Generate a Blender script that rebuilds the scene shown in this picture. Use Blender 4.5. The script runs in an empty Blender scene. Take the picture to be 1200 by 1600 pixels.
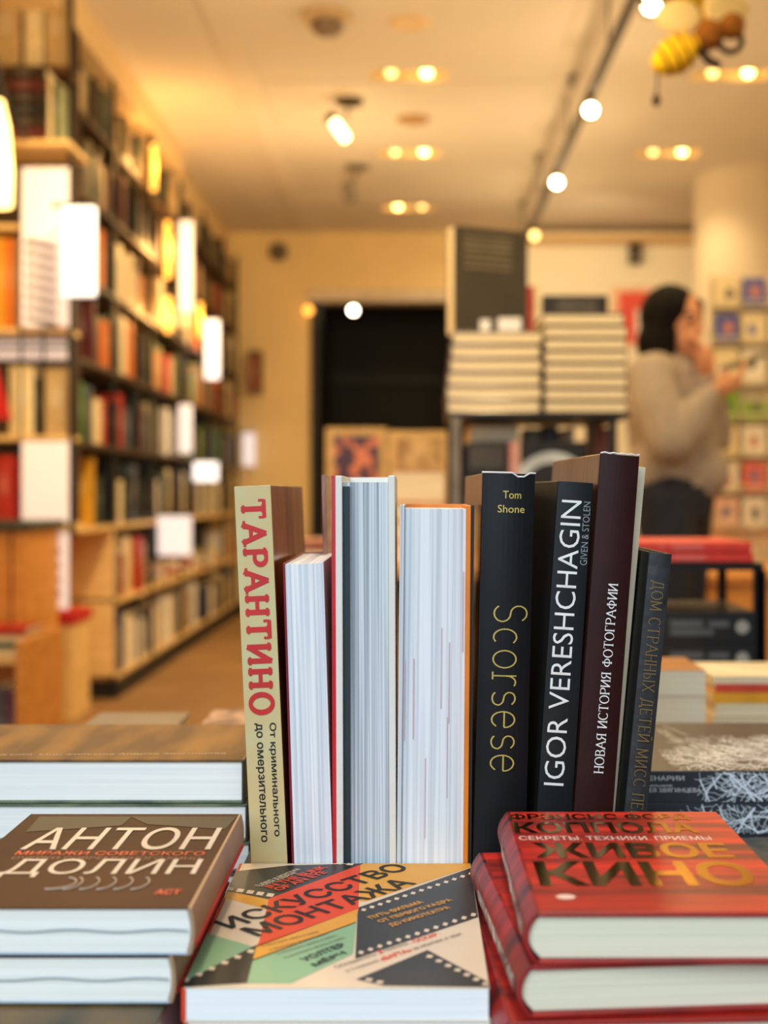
import bpy, bmesh, math, random
import numpy as np
from mathutils import Vector, Matrix
from mathutils.geometry import delaunay_2d_cdt
random.seed(7)
PI = math.pi
S = bpy.context.scene
COL = S.collection

# ------------------------------------------------------------------ camera
F, CX, CY, CZ = 1950.0, 645.0, 770.0, 0.98      # focal length in pixels, vanishing point, eye height
cam_data = bpy.data.cameras.new('camera')
cam = bpy.data.objects.new('camera', cam_data)
COL.objects.link(cam)
cam.location = (0, 0, CZ)
cam.rotation_euler = (PI / 2, 0, 0)
cam_data.sensor_fit = 'VERTICAL'
cam_data.sensor_height = 36.0
cam_data.sensor_width = 27.0
cam_data.lens = F / 1600 * 36.0
cam_data.shift_x = -(CX - 600) / 1600
cam_data.shift_y = -(800 - CY) / 1600
cam_data.clip_start = 0.02
cam_data.dof.use_dof = True
cam_data.dof.focus_distance = 0.915
cam_data.dof.aperture_fstop = 4.2
S.camera = cam

# ------------------------------------------------------------------ light
S.view_settings.view_transform = 'Standard'
S.view_settings.look = 'None'
S.view_settings.gamma = 1.0
S.view_settings.exposure = 0.0
S.cycles.use_denoising = True
S.cycles.max_bounces = 8
S.cycles.sample_clamp_indirect = 8.0
world = bpy.data.worlds.new('daylight')
S.world = world
world.use_nodes = True
bg = world.node_tree.nodes['Background']
bg.inputs[0].default_value = (0.75, 0.88, 1.0, 1)
bg.inputs[1].default_value = 0.12

WARM = (1.0, 0.74, 0.36)
def lamp(name, kind, loc, power, color, size=0.1, aim=None, angle=None, blend=0.6, size_y=None):
    d = bpy.data.lights.new(name, kind)
    d.energy = power
    d.color = color
    if kind == 'AREA':
        d.size = size
        if size_y:
            d.shape = 'RECTANGLE'
            d.size_y = size_y
    else:
        d.shadow_soft_size = size
    if kind == 'SPOT':
        d.spot_size = angle or 1.5
        d.spot_blend = blend
    o = bpy.data.objects.new(name, d)
    COL.objects.link(o)
    o.location = loc
    if aim is not None:
        v = Vector(aim) - Vector(loc)
        o.rotation_euler = v.to_track_quat('-Z', 'Y').to_euler()
    return o

# daylight of the shop window behind the camera
wd_ = lamp('window_daylight', 'AREA', (-0.4, -0.85, 1.75), 13, (0.76, 0.90, 1.0), 1.8, (0.0, 1.2, 0.6), size_y=1.5)
wd_.data.spread = math.radians(80)
lamp('stand_fill', 'SPOT', (0.35, 1.7, 2.95), 135, WARM, 0.08, (0.35, 3.3, 1.25), 0.75, 0.8)  # added warm spot to brighten the stacks on the stand, no fixture
lamp('table_fill', 'SPOT', (0.1, 0.95, 3.05), 60, (1.0, 0.84, 0.66), 0.12, (0.0, 1.0, 0.7), 1.1, 0.8)  # added spot to brighten the lying covers, no fixture above
# added warm fill points, no fixtures: (x, y, z, power)
for x, y, z, p in [
        (0.83, 4.34, 2.35, 16), (0.83, 5.77, 2.3, 17), (0.83, 7.12, 2.3, 17), (0.84, 8.6, 2.3, 16),
        (-0.42, 7.2, 2.25, 24), (-0.4, 4.6, 2.3, 16), (1.75, 3.4, 2.2, 20), (0.1, 1.9, 2.25, 26), (-0.9, 3.0, 2.1, 42)]:
    lamp('warm_fill', 'POINT', (x, y, z), p, WARM, 0.12)
for x, y, p in [(-0.02, 6.34, 40), (-0.02, 7.80, 40), (-0.02, 9.29, 25), (1.6, 6.34, 40), (1.59, 7.80, 60), (-0.02, 4.88, 40), (1.6, 4.88, 40), (-0.02, 3.42, 30), (1.6, 3.42, 30), (0.0, 1.5, 22)]:
    lamp('downlight_beam', 'SPOT', (x, y, 3.085), p * .5, WARM, 0.05, (x, y + 0.01, 0), 2.2)
lamp('wall_wash', 'SPOT', (1.3, 8.3, 2.8), 48, (1.0, 0.78, 0.46), 0.06, (1.4, 10.1, 2.3), 1.7, 0.9)
lamp('shelf_fill', 'SPOT', (-0.5, 3.9, 2.9), 170, WARM, 0.08, (-1.7, 5.9, 0.9), 1.1, 0.9)  # added wash to brighten the near shelf end, no fixture
lamp('aisle_wash', 'SPOT', (-0.3, 7.6, 2.95), 60, WARM, 0.08, (-1.5, 8.0, 0.9), 1.7, 0.9)

# ------------------------------------------------------------------ materials
def lin(c):
    return tuple((v / 255 / 12.92) if v <= 10 else (((v / 255) + 0.055) / 1.055) ** 2.4 for v in c)
_mats = {}
def mat(name, rgb, rough=0.55, metal=0.0, vary=0.12, scale=18.0, stretch=(1, 1, 1), emit=0.0, coat=0.0, bump=0.0, spec=0.5, rgb2=None, lo=0.35, hi=0.65):
    """A procedural surface: two near tones of one colour mixed by a noise; rgb2 gives a second colour."""
    if name in _mats:
        return _mats[name]
    m = bpy.data.materials.new(name)
    m.use_nodes = True
    nt = m.node_tree
    b = nt.nodes['Principled BSDF']
    tc = nt.nodes.new('ShaderNodeTexCoord')
    mp = nt.nodes.new('ShaderNodeMapping')
    mp.inputs['Scale'].default_value = stretch
    nz = nt.nodes.new('ShaderNodeTexNoise')
    nz.inputs['Scale'].default_value = scale
    nz.inputs['Detail'].default_value = 3
    cr = nt.nodes.new('ShaderNodeValToRGB')
    c = lin(rgb)
    c2 = lin(rgb2) if rgb2 else tuple(min(1, v * (1 + vary)) for v in c)
    c1 = c if rgb2 else tuple(v * (1 - vary) for v in c)
    cr.color_ramp.elements[0].position = lo
    cr.color_ramp.elements[1].position = hi
    cr.color_ramp.elements[0].color = (*c1, 1)
    cr.color_ramp.elements[1].color = (*c2, 1)
    L = nt.links.new
    L(tc.outputs['Object'], mp.inputs['Vector'])
    L(mp.outputs['Vector'], nz.inputs['Vector'])
    L(nz.outputs['Fac'], cr.inputs['Fac'])
    L(cr.outputs['Color'], b.inputs['Base Color'])
    b.inputs['Roughness'].default_value = rough
    b.inputs['Metallic'].default_value = metal
    b.inputs['Specular IOR Level'].default_value = spec
    if coat:
        b.inputs['Coat Weight'].default_value = coat
        b.inputs['Coat Roughness'].default_value = 0.12
    if emit:
        L(cr.outputs['Color'], b.inputs['Emission Color'])
        b.inputs['Emission Strength'].default_value = emit
    if bump:
        bp = nt.nodes.new('ShaderNodeBump')
        bp.inputs['Strength'].default_value = bump
        bp.inputs['Distance'].default_value = 0.01
        L(nz.outputs['Fac'], bp.inputs['Height'])
        L(bp.outputs['Normal'], b.inputs['Normal'])
    _mats[name] = m
    return m

def pages(name, rgb, rgb2, freq=420.0, lo=0.38, hi=0.62):
    """Leaf edges of a book: fine lines across the thickness (the book's own x axis)."""
    return mat(name, rgb, 0.85, rgb2=rgb2, scale=1.0, stretch=(freq, 3.0, 2.2), lo=lo, hi=hi, spec=0.1)

# ------------------------------------------------------------------ mesh helpers
_W = {}                      # world matrices of the roots
def link(name, me, parent=None):
    o = bpy.data.objects.new(name, me)
    COL.objects.link(o)
    if parent is not None:
        o.parent = parent
    return o
def root(name, label, cat, loc=(0, 0, 0), axes=None, group=None):
    o = bpy.data.objects.new(name, None)
    COL.objects.link(o)
    o.empty_display_size = 0.05
    m = Matrix.Identity(4)
    if axes is not None:
        if isinstance(axes, Matrix):
            m = axes.to_4x4()
        else:
            for c in range(3):
                for r in range(3):
                    m[r][c] = axes[c][r]
    m.translation = Vector(loc)
    o.matrix_world = m
    _W[o.name] = m.copy()
    return tag(o, label, cat, group)
def tag(o, label, cat, group=None):
    o['label'] = label
    o['category'] = cat
    if group:
        o['group'] = group
    return o

class MB:
    def __init__(s):
        s.v, s.f, s.mi, s.marks = [], [], [], []
    def face(s, pts, mi=0):
        b = len(s.v)
        s.v += [Vector(p) for p in pts]
        s.f.append(tuple(range(b, b + len(pts))))
        s.mi.append(mi)
    def box(s, a, b, mi=0, m=None):
        x0, y0, z0 = a
        x1, y1, z1 = b
        c = [Vector(p) for p in ((x0, y0, z0), (x1, y0, z0), (x1, y1, z0), (x0, y1, z0), (x0, y0, z1), (x1, y0, z1), (x1, y1, z1), (x0, y1, z1))]
        if m is not None:
            c = [m @ p for p in c]
        n = len(s.v)
        s.v += c
        for q in ((0, 3, 2, 1), (4, 5, 6, 7), (0, 1, 5, 4), (1, 2, 6, 5), (2, 3, 7, 6), (3, 0, 4, 7)):
            s.f.append(tuple(n + i for i in q))
            s.mi.append(mi)
        return s
    def prism(s, prof, z0, z1, mi=0, m=None):
        """prof: counter-clockwise xy outline, extruded along z."""
        n, k = len(s.v), len(prof)
        for z in (z0, z1):
            for x, y in prof:
                p = Vector((x, y, z))
                s.v.append(m @ p if m is not None else p)
        s.f.append(tuple(n + i for i in reversed(range(k)))); s.mi.append(mi)
        s.f.append(tuple(n + k + i for i in range(k))); s.mi.append(mi)
        for i in range(k):
            j = (i + 1) % k
            s.f.append((n + i, n + j, n + k + j, n + k + i)); s.mi.append(mi)
        return s
    def tube(s, pts, r, seg=8, mi=0, close=True):
        pts = [Vector(p) for p in pts]
        rs = r if isinstance(r, (list, tuple)) else [r] * len(pts)
        n = len(s.v)
        prev = None
        for i, p in enumerate(pts):
            d = (pts[min(i + 1, len(pts) - 1)] - pts[max(i - 1, 0)]).normalized()
            if prev is None:
                a = d.orthogonal().normalized()
            else:
                a = (prev - d * prev.dot(d)).normalized()
            prev = a
            b = d.cross(a)
            for k in range(seg):
                t = 2 * PI * k / seg
                s.v.append(p + (a * math.cos(t) + b * math.sin(t)) * rs[i])
        for i in range(len(pts) - 1):
            for k in range(seg):
                a0, a1 = n + i * seg + k, n + i * seg + (k + 1) % seg
                s.f.append((a0, a1, a1 + seg, a0 + seg)); s.mi.append(mi)
        if close:
            s.f.append(tuple(n + k for k in reversed(range(seg)))); s.mi.append(mi)
            e = n + (len(pts) - 1) * seg
            s.f.append(tuple(e + k for k in range(seg))); s.mi.append(mi)
        return s
    def ball(s, c, r, seg=16, rings=10, mi=0, m=None):
        rx, ry, rz = r if isinstance(r, (list, tuple)) else (r, r, r)
        n = len(s.v)
        c = Vector(c)
        for i in range(rings + 1):
            ph = PI * i / rings
            for k in range(seg):
                t = 2 * PI * k / seg
                p = Vector((rx * math.sin(ph) * math.cos(t), ry * math.sin(ph) * math.sin(t), -rz * math.cos(ph)))
                s.v.append(c + (m @ p if m is not None else p))
        for i in range(rings):
            for k in range(seg):
                a0, a1 = n + i * seg + k, n + i * seg + (k + 1) % seg
                s.f.append((a0, a1, a1 + seg, a0 + seg)); s.mi.append(mi)
        return s
    def lathe(s, prof, c=(0, 0, 0), seg=24, mi=0):
        n = len(s.v)
        for r, z in prof:
            for k in range(seg):
                t = 2 * PI * k / seg
                s.v.append(Vector((c[0] + r * math.cos(t), c[1] + r * math.sin(t), c[2] + z)))
        for i in range(len(prof) - 1):
            for k in range(seg):
                a0, a1 = n + i * seg + k, n + i * seg + (k + 1) % seg
                s.f.append((a0, a1, a1 + seg, a0 + seg)); s.mi.append(mi)
        return s
    def build(s, name, mats, parent=None, world=False, smooth=False, bevel=0.0, merge=False):
        if len(s.marks) > 1 and name.endswith('lettering'):      # every printed line is a part of its own
            ends = s.marks[1:] + [(len(s.v), len(s.f))]
            for (v0, f0), (v1, f1) in zip(s.marks, ends):
                q = MB()
                q.v, q.mi = s.v[v0:v1], s.mi[f0:f1]
                q.f = [tuple(i - v0 for i in f) for f in s.f[f0:f1]]
                o = q.build(name, mats, parent, world, smooth)
            return o
        me = bpy.data.meshes.new(name)
        vs = s.v
        if world and parent is not None:
            im = _W[parent.name].inverted()
            vs = [im @ v for v in vs]
        me.from_pydata([tuple(v) for v in vs], [], s.f)
        for m in (mats if isinstance(mats, (list, tuple)) else [mats]):
            me.materials.append(m)
        me.polygons.foreach_set('material_index', s.mi)
        if bevel or merge:
            bm = bmesh.new()
            bm.from_mesh(me)
            bmesh.ops.remove_doubles(bm, verts=bm.verts, dist=1e-6)
            if bevel:
                es = [e for e in bm.edges if len(e.link_faces) == 2 and e.calc_face_angle(0) > 0.6]
                bmesh.ops.bevel(bm, geom=es, offset=bevel, segments=2, affect='EDGES', profile=0.5)
            bm.to_mesh(me)
            bm.free()
        if smooth:
            me.polygons.foreach_set('use_smooth', [True] * len(me.polygons))
        me.update()
        return link(name, me, parent)

def structure(o):
    o['kind'] = 'structure'
    return o
def sbox(name, a, b, m):
    return structure(MB().box(a, b).build(name, m))

def at(px, py, y):
    """World point seen at photo pixel (px, py) at distance y."""
    return Vector(((px - CX) / F * y, y, CZ - (py - CY) / F * y))
def on_level(px, py, z):
    """World point on the horizontal plane at height z seen at a photo pixel."""
    y = (CZ - z) * F / (py - CY)
    return Vector(((px - CX) / F * y, y, z))

# ------------------------------------------------------------------ lettering
_tcache = {}
def text_geo(s, bold=0.0):
    """Flat triangulated letters of the built-in font: (2-D vertices, faces, box)."""
    key = (s, bold)
    if key not in _tcache:
        cu = bpy.data.curves.new('words', 'FONT')
        cu.body = s
        cu.size = 1
        cu.offset = bold
        cu.resolution_u = 3
        cu.fill_mode = 'NONE'
        o = bpy.data.objects.new('words', cu)
        me = bpy.data.meshes.new_from_object(o)
        co = [(p.co.x, p.co.y) for p in me.vertices]
        nxt = {}
        for e in me.edges:
            nxt.setdefault(e.vertices[0], []).append(e.vertices[1])
            nxt.setdefault(e.vertices[1], []).append(e.vertices[0])
        bpy.data.objects.remove(o)
        bpy.data.meshes.remove(me)
        # contours of the letters; the font lets some of them overlap, so they are united by their winding
        seen, loops = set(), []
        for s0 in range(len(co)):
            if s0 in seen or s0 not in nxt:
                continue
            l, cur = [], s0
            while cur is not None and cur not in seen:
                seen.add(cur)
                l.append(cur)
                fw = [q for q in nxt[cur] if q not in seen]
                cur = (cur + 1 if cur + 1 in fw else fw[0]) if fw else None
            if len(l) > 2:
                loops.append(l)
        P = np.array(co)
        tot = 0.0
        for l in loops:
            q, w_ = P[l], np.roll(P[l], -1, 0)
            tot += float((q[:, 0] * w_[:, 1] - w_[:, 0] * q[:, 1]).sum())
        out = -1.0 if tot > 0 else 1.0
        segs = []
        for l in loops:
            q = P[l]
            d = np.roll(q, -1, 0) - q
            d /= np.maximum(np.hypot(d[:, 0], d[:, 1]), 1e-9)[:, None]
            nrm = np.stack([-d[:, 1], d[:, 0]], 1) * out
            nv = nrm + np.roll(nrm, 1, 0)
            nv /= np.maximum((nv * nv).sum(1), .6)[:, None] / 2
            P[l] = q + nv * bold
            segs += list(zip(l, l[1:] + l[:1]))
        vc, _e, fc, _ov, _oe, _of = delaunay_2d_cdt([Vector(p) for p in P.tolist()], segs, [], 0, 1e-6)
        v = [(p[0], p[1]) for p in vc]
        C = np.array([[sum(v[q][0] for q in t) / 3, sum(v[q][1] for q in t) / 3] for t in fc])
        A_, B_ = P[[s_[0] for s_ in segs]], P[[s_[1] for s_ in segs]]
        wn = np.zeros(len(C), int)
        for (ax, ay), (bx, by) in zip(A_, B_):
            left = (bx - ax) * (C[:, 1] - ay) - (C[:, 0] - ax) * (by - ay)
            wn += ((ay <= C[:, 1]) & (by > C[:, 1]) & (left > 0)).astype(int) - ((ay > C[:, 1]) & (by <= C[:, 1]) & (left < 0)).astype(int)
        f = [tuple(t) for t, w_ in zip(fc, wn) if w_ != 0]
        used = sorted({q for t in f for q in t})
        ren = {q: m_ for m_, q in enumerate(used)}
        v = [v[q] for q in used]
        f = [tuple(ren[q] for q in t) for t in f]
        xs, ys = [p[0] for p in v], [p[1] for p in v]
        _tcache[key] = (v, f, (min(xs), min(ys), max(xs), max(ys)))
    return _tcache[key]

# stroke alphabet for the faces the built-in font lacks: unit square, lists of polylines
def _arc(cx, cy, rx, ry, a0, a1, n=12):
    return [(cx + rx * math.cos(math.radians(a0 + (a1 - a0) * i / n)), cy + ry * math.sin(math.radians(a0 + (a1 - a0) * i / n))) for i in range(n + 1)]
GL = {
    'Т': (.8, [[(0, 1), (.8, 1)], [(.4, 1), (.4, 0)]]),
    'А': (.85, [[(0, 0), (.42, 1), (.85, 0)], [(.16, .36), (.69, .36)]]),
    'Р': (.7, [[(.1, 0), (.1, 1)], [(.1, 1), (.4, 1)] + _arc(.4, .74, .3, .26, 90, -90)[1:] + [(.1, .48)]]),
    'Н': (.8, [[(.08, 0), (.08, 1)], [(.72, 0), (.72, 1)], [(.08, .5), (.72, .5)]]),
    'И': (.82, [[(.08, 1), (.08, 0), (.74, 1), (.74, 0)]]),
    'О': (.9, [_arc(.45, .5, .42, .5, 0, 360, 24)]),
    'В': (.72, [[(.1, 0), (.1, 1)], [(.1, 1), (.36, 1)] + _arc(.36, .76, .25, .24, 90, -90)[1:] + [(.1, .52)], [(.36, .52)] + _arc(.38, .26, .28, .26, 90, -90)[1:] + [(.1, 0)]]),
    'Я': (.72, [[(.62, 0), (.62, 1)], [(.62, 1), (.34, 1)] + _arc(.34, .75, .26, .25, 90, 270)[1:] + [(.62, .5)], [(.34, .5), (.06, 0)]]),
    'С': (.82, [_arc(.46, .5, .42, .5, 45, 315, 20)]),
    'Г': (.62, [[(.08, 0), (.08, 1), (.58, 1)]]),
    'Ф': (.95, [[(.47, 0), (.47, 1)], _arc(.47, .52, .42, .3, 0, 360, 22)]),
    'Д': (.9, [[(.14, .06), (.3, 1), (.68, 1), (.68, .06)], [(.04, -.14), (.04, .06), (.86, .06), (.86, -.14)]]),
    'Е': (.66, [[(.6, 1), (.08, 1), (.08, 0), (.62, 0)], [(.08, .52), (.5, .52)]]),
    'Й': (.82, [[(.08, 1), (.08, 0), (.74, 1), (.74, 0)], _arc(.41, 1.28, .14, .12, 200, 340, 6)]),
    'М': (.98, [[(.06, 0), (.1, 1), (.48, .1), (.86, 1), (.92, 0)]]),
    'П': (.78, [[(.08, 0), (.08, 1), (.7, 1), (.7, 0)]]),
    'Х': (.8, [[(.04, 1), (.76, 0)], [(.76, 1), (.04, 0)]]),
    'Ы': (.98, [[(.08, 1), (.08, 0), (.34, 0)] + _arc(.34, .26, .24, .26, -90, 90)[1:] + [(.08, .52)], [(.88, 0), (.88, 1)]]),
    'S': (.74, [_arc(.38, .75, .28, .25, 30, 270, 12) + _arc(.38, .25, .3, .25, 90, -150, 12)[1:]]),
    'c': (.66, [_arc(.36, .35, .3, .35, 50, 310, 16)]),
    'o': (.7, [_arc(.36, .35, .32, .35, 0, 360, 22)]),
    'r': (.48, [[(.12, 0), (.12, .7)], _arc(.36, .42, .24, .28, 180, 60, 6), [(0, 0), (.26, 0)]]),
    's': (.6, [_arc(.32, .525, .23, .175, 30, 270, 9) + _arc(.32, .175, .25, .175, 90, -150, 9)[1:]]),
    'e': (.7, [[(.07, .38), (.63, .38)] + _arc(.35, .35, .3, .35, 5, 320, 18)[1:]]),
    ' ': (.38, []),
}
def stroke_layout(s, gap):
    out, x = [], 0.0
    for ch in s:
        w, pl = GL[ch]
        out += [[(px + x, py) for px, py in l] for l in pl]
        x += w + gap
    return out, x - gap
def stroke_quads(lines, wt, thin=None, serif=0.0, serif_t=0.05):
    """Quads of every stroke; thin: width of flat strokes; serif: half-length of the slabs at free ends on the base and cap lines."""
    q = []
    for l in lines:
        for (x0, y0), (x1, y1) in zip(l, l[1:]):
            dx, dy = x1 - x0, y1 - y0
            n = math.hypot(dx, dy) or 1
            w = wt if thin is None else thin + (wt - thin) * (abs(dy) / n) ** 1.5
            ox, oy = -dy / n * w / 2, dx / n * w / 2
            ex, ey = dx / n * w * .18, dy / n * w * .18
            q.append([(x0 - ex - ox, y0 - ey - oy), (x1 + ex - ox, y1 + ey - oy), (x1 + ex + ox, y1 + ey + oy), (x0 - ex + ox, y0 - ey + oy)])
        if serif and l[0] != l[-1]:
            for (x, y), (a, b) in ((l[0], l[1]), (l[-1], l[-2])):
                if abs(b - y) > abs(a - x) * .8 and (y < .02 or y > .98):
                    y2 = y + serif_t if y < .5 else y - serif_t
                    q.append([(x - serif, min(y, y2)), (x + serif, min(y, y2)), (x + serif, max(y, y2)), (x - serif, max(y, y2))])
                elif abs(b - y) <= abs(a - x) * .8 and (y < .02 or y > .98) and serif > .12:
                    y2 = y + serif * 1.35 if y < .5 else y - serif * 1.35
                    q.append([(x - serif_t / 2, min(y, y2)), (x + serif_t / 2, min(y, y2)), (x + serif_t / 2, max(y, y2)), (x - serif_t / 2, max(y, y2))])
    return q

def lay(vs2, fs, box, fit, place, mb, mi=0, step=None):
    """Map 2-D shapes with box to the fit rectangle (u0, v0, u1, v1), then through place(u, v) to 3-D, into mb."""
    x0, y0, x1, y1 = box
    u0, v0, u1, v1 = fit
    n = len(mb.v)
    mb.marks.append((n, len(mb.f)))
    for i, (x, y) in enumerate(vs2):
        mb.v.append((step * (i // 4) if step else Vector()) + Vector(place(u0 + (x - x0) / (x1 - x0) * (u1 - u0), v0 + (y - y0) / (y1 - y0) * (v1 - v0))))
    for f in fs:
        mb.f.append(tuple(n + i for i in f))
        mb.mi.append(mi)

def plane_words(mb, s, p0, p1, z, h=None, bold=0.0, mi=0, up=1.0):
    """Words on a horizontal cover, baseline from p0 to p1 (both on the plane); h: letter height in metres."""
    v, f, b = text_geo(s, bold)
    d = p1 - p0
    L = d.length
    u = d / L
    w = Vector((-u.y, u.x, 0)) * up
    hh = h or L * (b[3] - b[1]) / (b[2] - b[0])
    lay(v, f, b, (0, 0, L, hh), lambda a, c: (p0.x + u.x * a + w.x * c, p0.y + u.y * a + w.y * c, z), mb, mi)

# ------------------------------------------------------------------ books built in full
X, Y, Z = Vector((1, 0, 0)), Vector((0, 1, 0)), Vector((0, 0, 1))
def book(name, label, T, W, H, loc, axes, boards, spine, leaf, bulge=0.0, hard=True, inset=0.003, group=None, board_t=0.0026, hollow=0.0, cat='book'):
    """A book: thickness T along its x, width W along its y (spine at y = 0), height H along its z. boards: one material or (front, back)."""
    r = root(name, label, cat, loc, axes, group)
    fb, bb = boards if isinstance(boards, tuple) else (boards, boards)
    bt = board_t if hard else 0.0006
    sp = 0.0025 if hard else 0.0006
    ins = inset if hard else 0.0004
    n = 10
    # spine: an arc outside, an arc inside
    outer = [(-T / 2 + T * i / n, -bulge * (1 - (2 * i / n - 1) ** 2)) for i in range(n + 1)]
    inner = [(x, y + sp) for x, y in reversed(outer)]
    MB().prism(outer + inner, 0, H).build('spine', spine, r, bevel=0.0004 if hard else 0)
    for nm, m, sx in (('front_cover', fb, 1), ('back_cover', bb, -1)):
        a, b = sorted((sx * T / 2, sx * (T / 2 - bt)))
        MB().box((a, sp * 0.6, 0), (b, W, H)).build(nm, m, r, bevel=min(bt * 0.3, 0.0008))
    t = T / 2 - bt - 0.0001
    k = 8
    fore = [(t - 2 * t * i / k, W - ins - hollow * (1 - (2 * i / k - 1) ** 2)) for i in range(k + 1)]
    back = [(-t + 2 * t * i / n, -bulge * (1 - (2 * i / n - 1) ** 2) + sp + .0002) for i in range(n + 1)]
    MB().prism(back + fore, ins, H - ins).build('page_block', leaf, r)
    r['T'], r['W'], r['H'] = T, W, H
    for key in ('T', 'W', 'H'):
        del r[key]
    return r

def spine_place(bulge, T, off=0.0004):
    """(u, v) -> local point on the spine: u across the thickness, v up the spine."""
    return lambda u, v: (u, -bulge * (1 - (2 * u / T) ** 2) - off, v)

# ------------------------------------------------------------------ colours used all over
M_page_cool = pages('page_edges_white', (196, 204, 214), (240, 243, 246))
M_page_grey = pages('page_edges_grey', (140, 150, 160), (214, 220, 226), 700, .36, .6)
M_page_fine = pages('page_edges_pale', (238, 241, 242), (250, 251, 250), 700)
M_page_soft = pages('page_edges_soft', (226, 218, 192), (238, 232, 208), 600)
M_page_ivory = pages('page_edges_ivory', (230, 230, 222), (243, 243, 238), 600)
M_page_warm = pages('page_edges_cream', (222, 202, 164), (244, 230, 198), 260)
M_black_steel = mat('black_steel', (22, 21, 22), 0.45, 0.3)
M_wood = mat('light_plywood', (226, 188, 124), 0.55, rgb2=(238, 202, 144), scale=3, stretch=(2, 2, 14))
M_wood_orange = mat('orange_plywood', (206, 138, 62), 0.5, rgb2=(222, 156, 80), scale=3, stretch=(3, 3, 12))
M_wood_dark = mat('brown_shelf_wood', (92, 62, 36), 0.55, rgb2=(120, 82, 48), scale=4, stretch=(2, 10, 2))
M_ceiling = mat('ceiling_paint', (216, 205, 194), 0.9, vary=0.02, scale=2)
M_wall = mat('wall_plaster', (240, 214, 160), 0.9, vary=0.05, scale=1.6)
M_wall_white = mat('white_wall_paint', (244, 236, 216), 0.9, vary=0.02, scale=2)
M_column = mat('column_paint', (214, 200, 180), 0.85, vary=0.02, scale=2)
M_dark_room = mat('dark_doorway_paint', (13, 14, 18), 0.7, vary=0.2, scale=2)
M_floor = mat('brown_floor', (132, 98, 60), 0.55, rgb2=(152, 116, 76), scale=2.2, bump=0.05)
M_black = mat('matte_black', (18, 18, 20), 0.6)
M_white = mat('white_card', (240, 238, 240), 0.7, vary=0.02)

# ================================================================== SETTING
CEIL = 3.10
DOWN = [(-0.02, 6.34), (-0.02, 7.80), (-0.02, 9.29), (1.61, 6.34), (1.59, 7.80)]
HW, HD = 0.19, 0.075
xs = sorted({-2.6, 3.2} | {x - HW for x, _ in DOWN} | {x + HW for x, _ in DOWN})
ys = sorted({-1.4, 10.6} | {y - HD for _, y in DOWN} | {y + HD for _, y in DOWN})
cm = MB()
for xa, xb in zip(xs, xs[1:]):
    for ya, yb in zip(ys, ys[1:]):
        mx, my = (xa + xb) / 2, (ya + yb) / 2
        if not any(abs(mx - x) < HW and abs(my - y) < HD for x, y in DOWN):
            cm.face([(xa, ya, CEIL), (xa, yb, CEIL), (xb, yb, CEIL), (xb, ya, CEIL)])
structure(cm.build('ceiling', M_ceiling, merge=True))
sbox('floor', (-2.7, -1.4, -0.05), (3.3, 12.5, 0), M_floor)
sbox('wall_left', (-1.80, 5.30, 0), (-1.66, 10.35, CEIL), M_wall)
sbox('wall_left_recess', (-2.7, -1.4, 0), (-2.6, 5.26, CEIL), M_wall)
sbox('wall_left_return', (-2.6, 5.26, 0), (-1.66, 5.30, CEIL), M_wall)
sbox('wall_right', (3.2, -1.4, 0), (3.3, 10.35, CEIL), M_wall_white)
BW = 10.15
DX0, DX1, DZ = -0.815, 0.78, 2.555
sbox('wall_back_left', (-1.66, BW, 0), (DX0, BW + .18, CEIL), M_wall)
sbox('wall_back_lintel', (DX0, BW, DZ), (DX1, BW + .18, CEIL), M_wall)
sbox('wall_back_right', (DX1, BW, 0), (3.2, BW + .18, CEIL), M_wall_white)
# the dark room beyond the opening
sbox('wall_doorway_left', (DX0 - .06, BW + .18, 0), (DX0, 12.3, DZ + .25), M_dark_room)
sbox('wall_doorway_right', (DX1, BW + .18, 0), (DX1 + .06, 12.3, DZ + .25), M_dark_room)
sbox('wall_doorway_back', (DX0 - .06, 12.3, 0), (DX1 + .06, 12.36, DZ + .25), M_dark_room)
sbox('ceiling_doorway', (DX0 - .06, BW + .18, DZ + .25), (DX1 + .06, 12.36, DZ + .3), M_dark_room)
M_grey_trim = mat('grey_door_frame', (214, 200, 184), 0.6)
dt = MB()
dt.box((DX0 - .04, BW - .03, DZ - .02), (DX1 + .04, BW + .2, DZ + .07))
structure(dt.build('trim_1', M_grey_trim))
sbox('trim_2', (DX0 - .015, BW - .025, 0), (DX0 + .05, BW + .2, DZ - .02), M_black)
# the door leaf stack inside: a dark crosspiece
sbox('trim_3', (DX0, 12.22, 2.05), (DX1, 12.3, 2.12), M_black)
# cornice over the aisle shelving, in two steps, and the ceiling strips
M_cornice = mat('cornice_paint', (226, 196, 150), 0.85, vary=0.03)
sbox('trim_4', (-1.66, 4.6, 2.94), (-1.42, 6.05, CEIL), M_cornice)
sbox('trim_11', (-1.66, 6.05, 2.94), (-1.42, 7.75, CEIL), M_cornice)
sbox('trim_5', (-1.66, 7.75, 2.90), (-1.50, BW, CEIL), M_cornice)
sbox('trim_6', (-0.92, 1.0, CEIL - .012), (-0.78, BW, CEIL), M_ceiling)
sbox('trim_7', (0.72, 1.0, CEIL - .01), (0.79, BW, CEIL), M_ceiling)
for k, y in enumerate((6.42, 8.9)):
    sbox('trim_%d' % (8 + k), (-0.78, y, CEIL - .006), (0.72, y + .05, CEIL), M_ceiling)
sbox('trim_10', (0.9, 9.85, 2.99), (3.2, BW, 3.03), M_cornice)
# round column
cb = MB()
cb.lathe([(0.37, 0), (0.37, CEIL)], (2.26, 8.35, 0), 48)
structure(cb.build('column', M_column, smooth=True))
sbox('baseboard_back', (-1.66, BW - .015, 0), (DX0 - .04, BW, .1), M_black)

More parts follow.
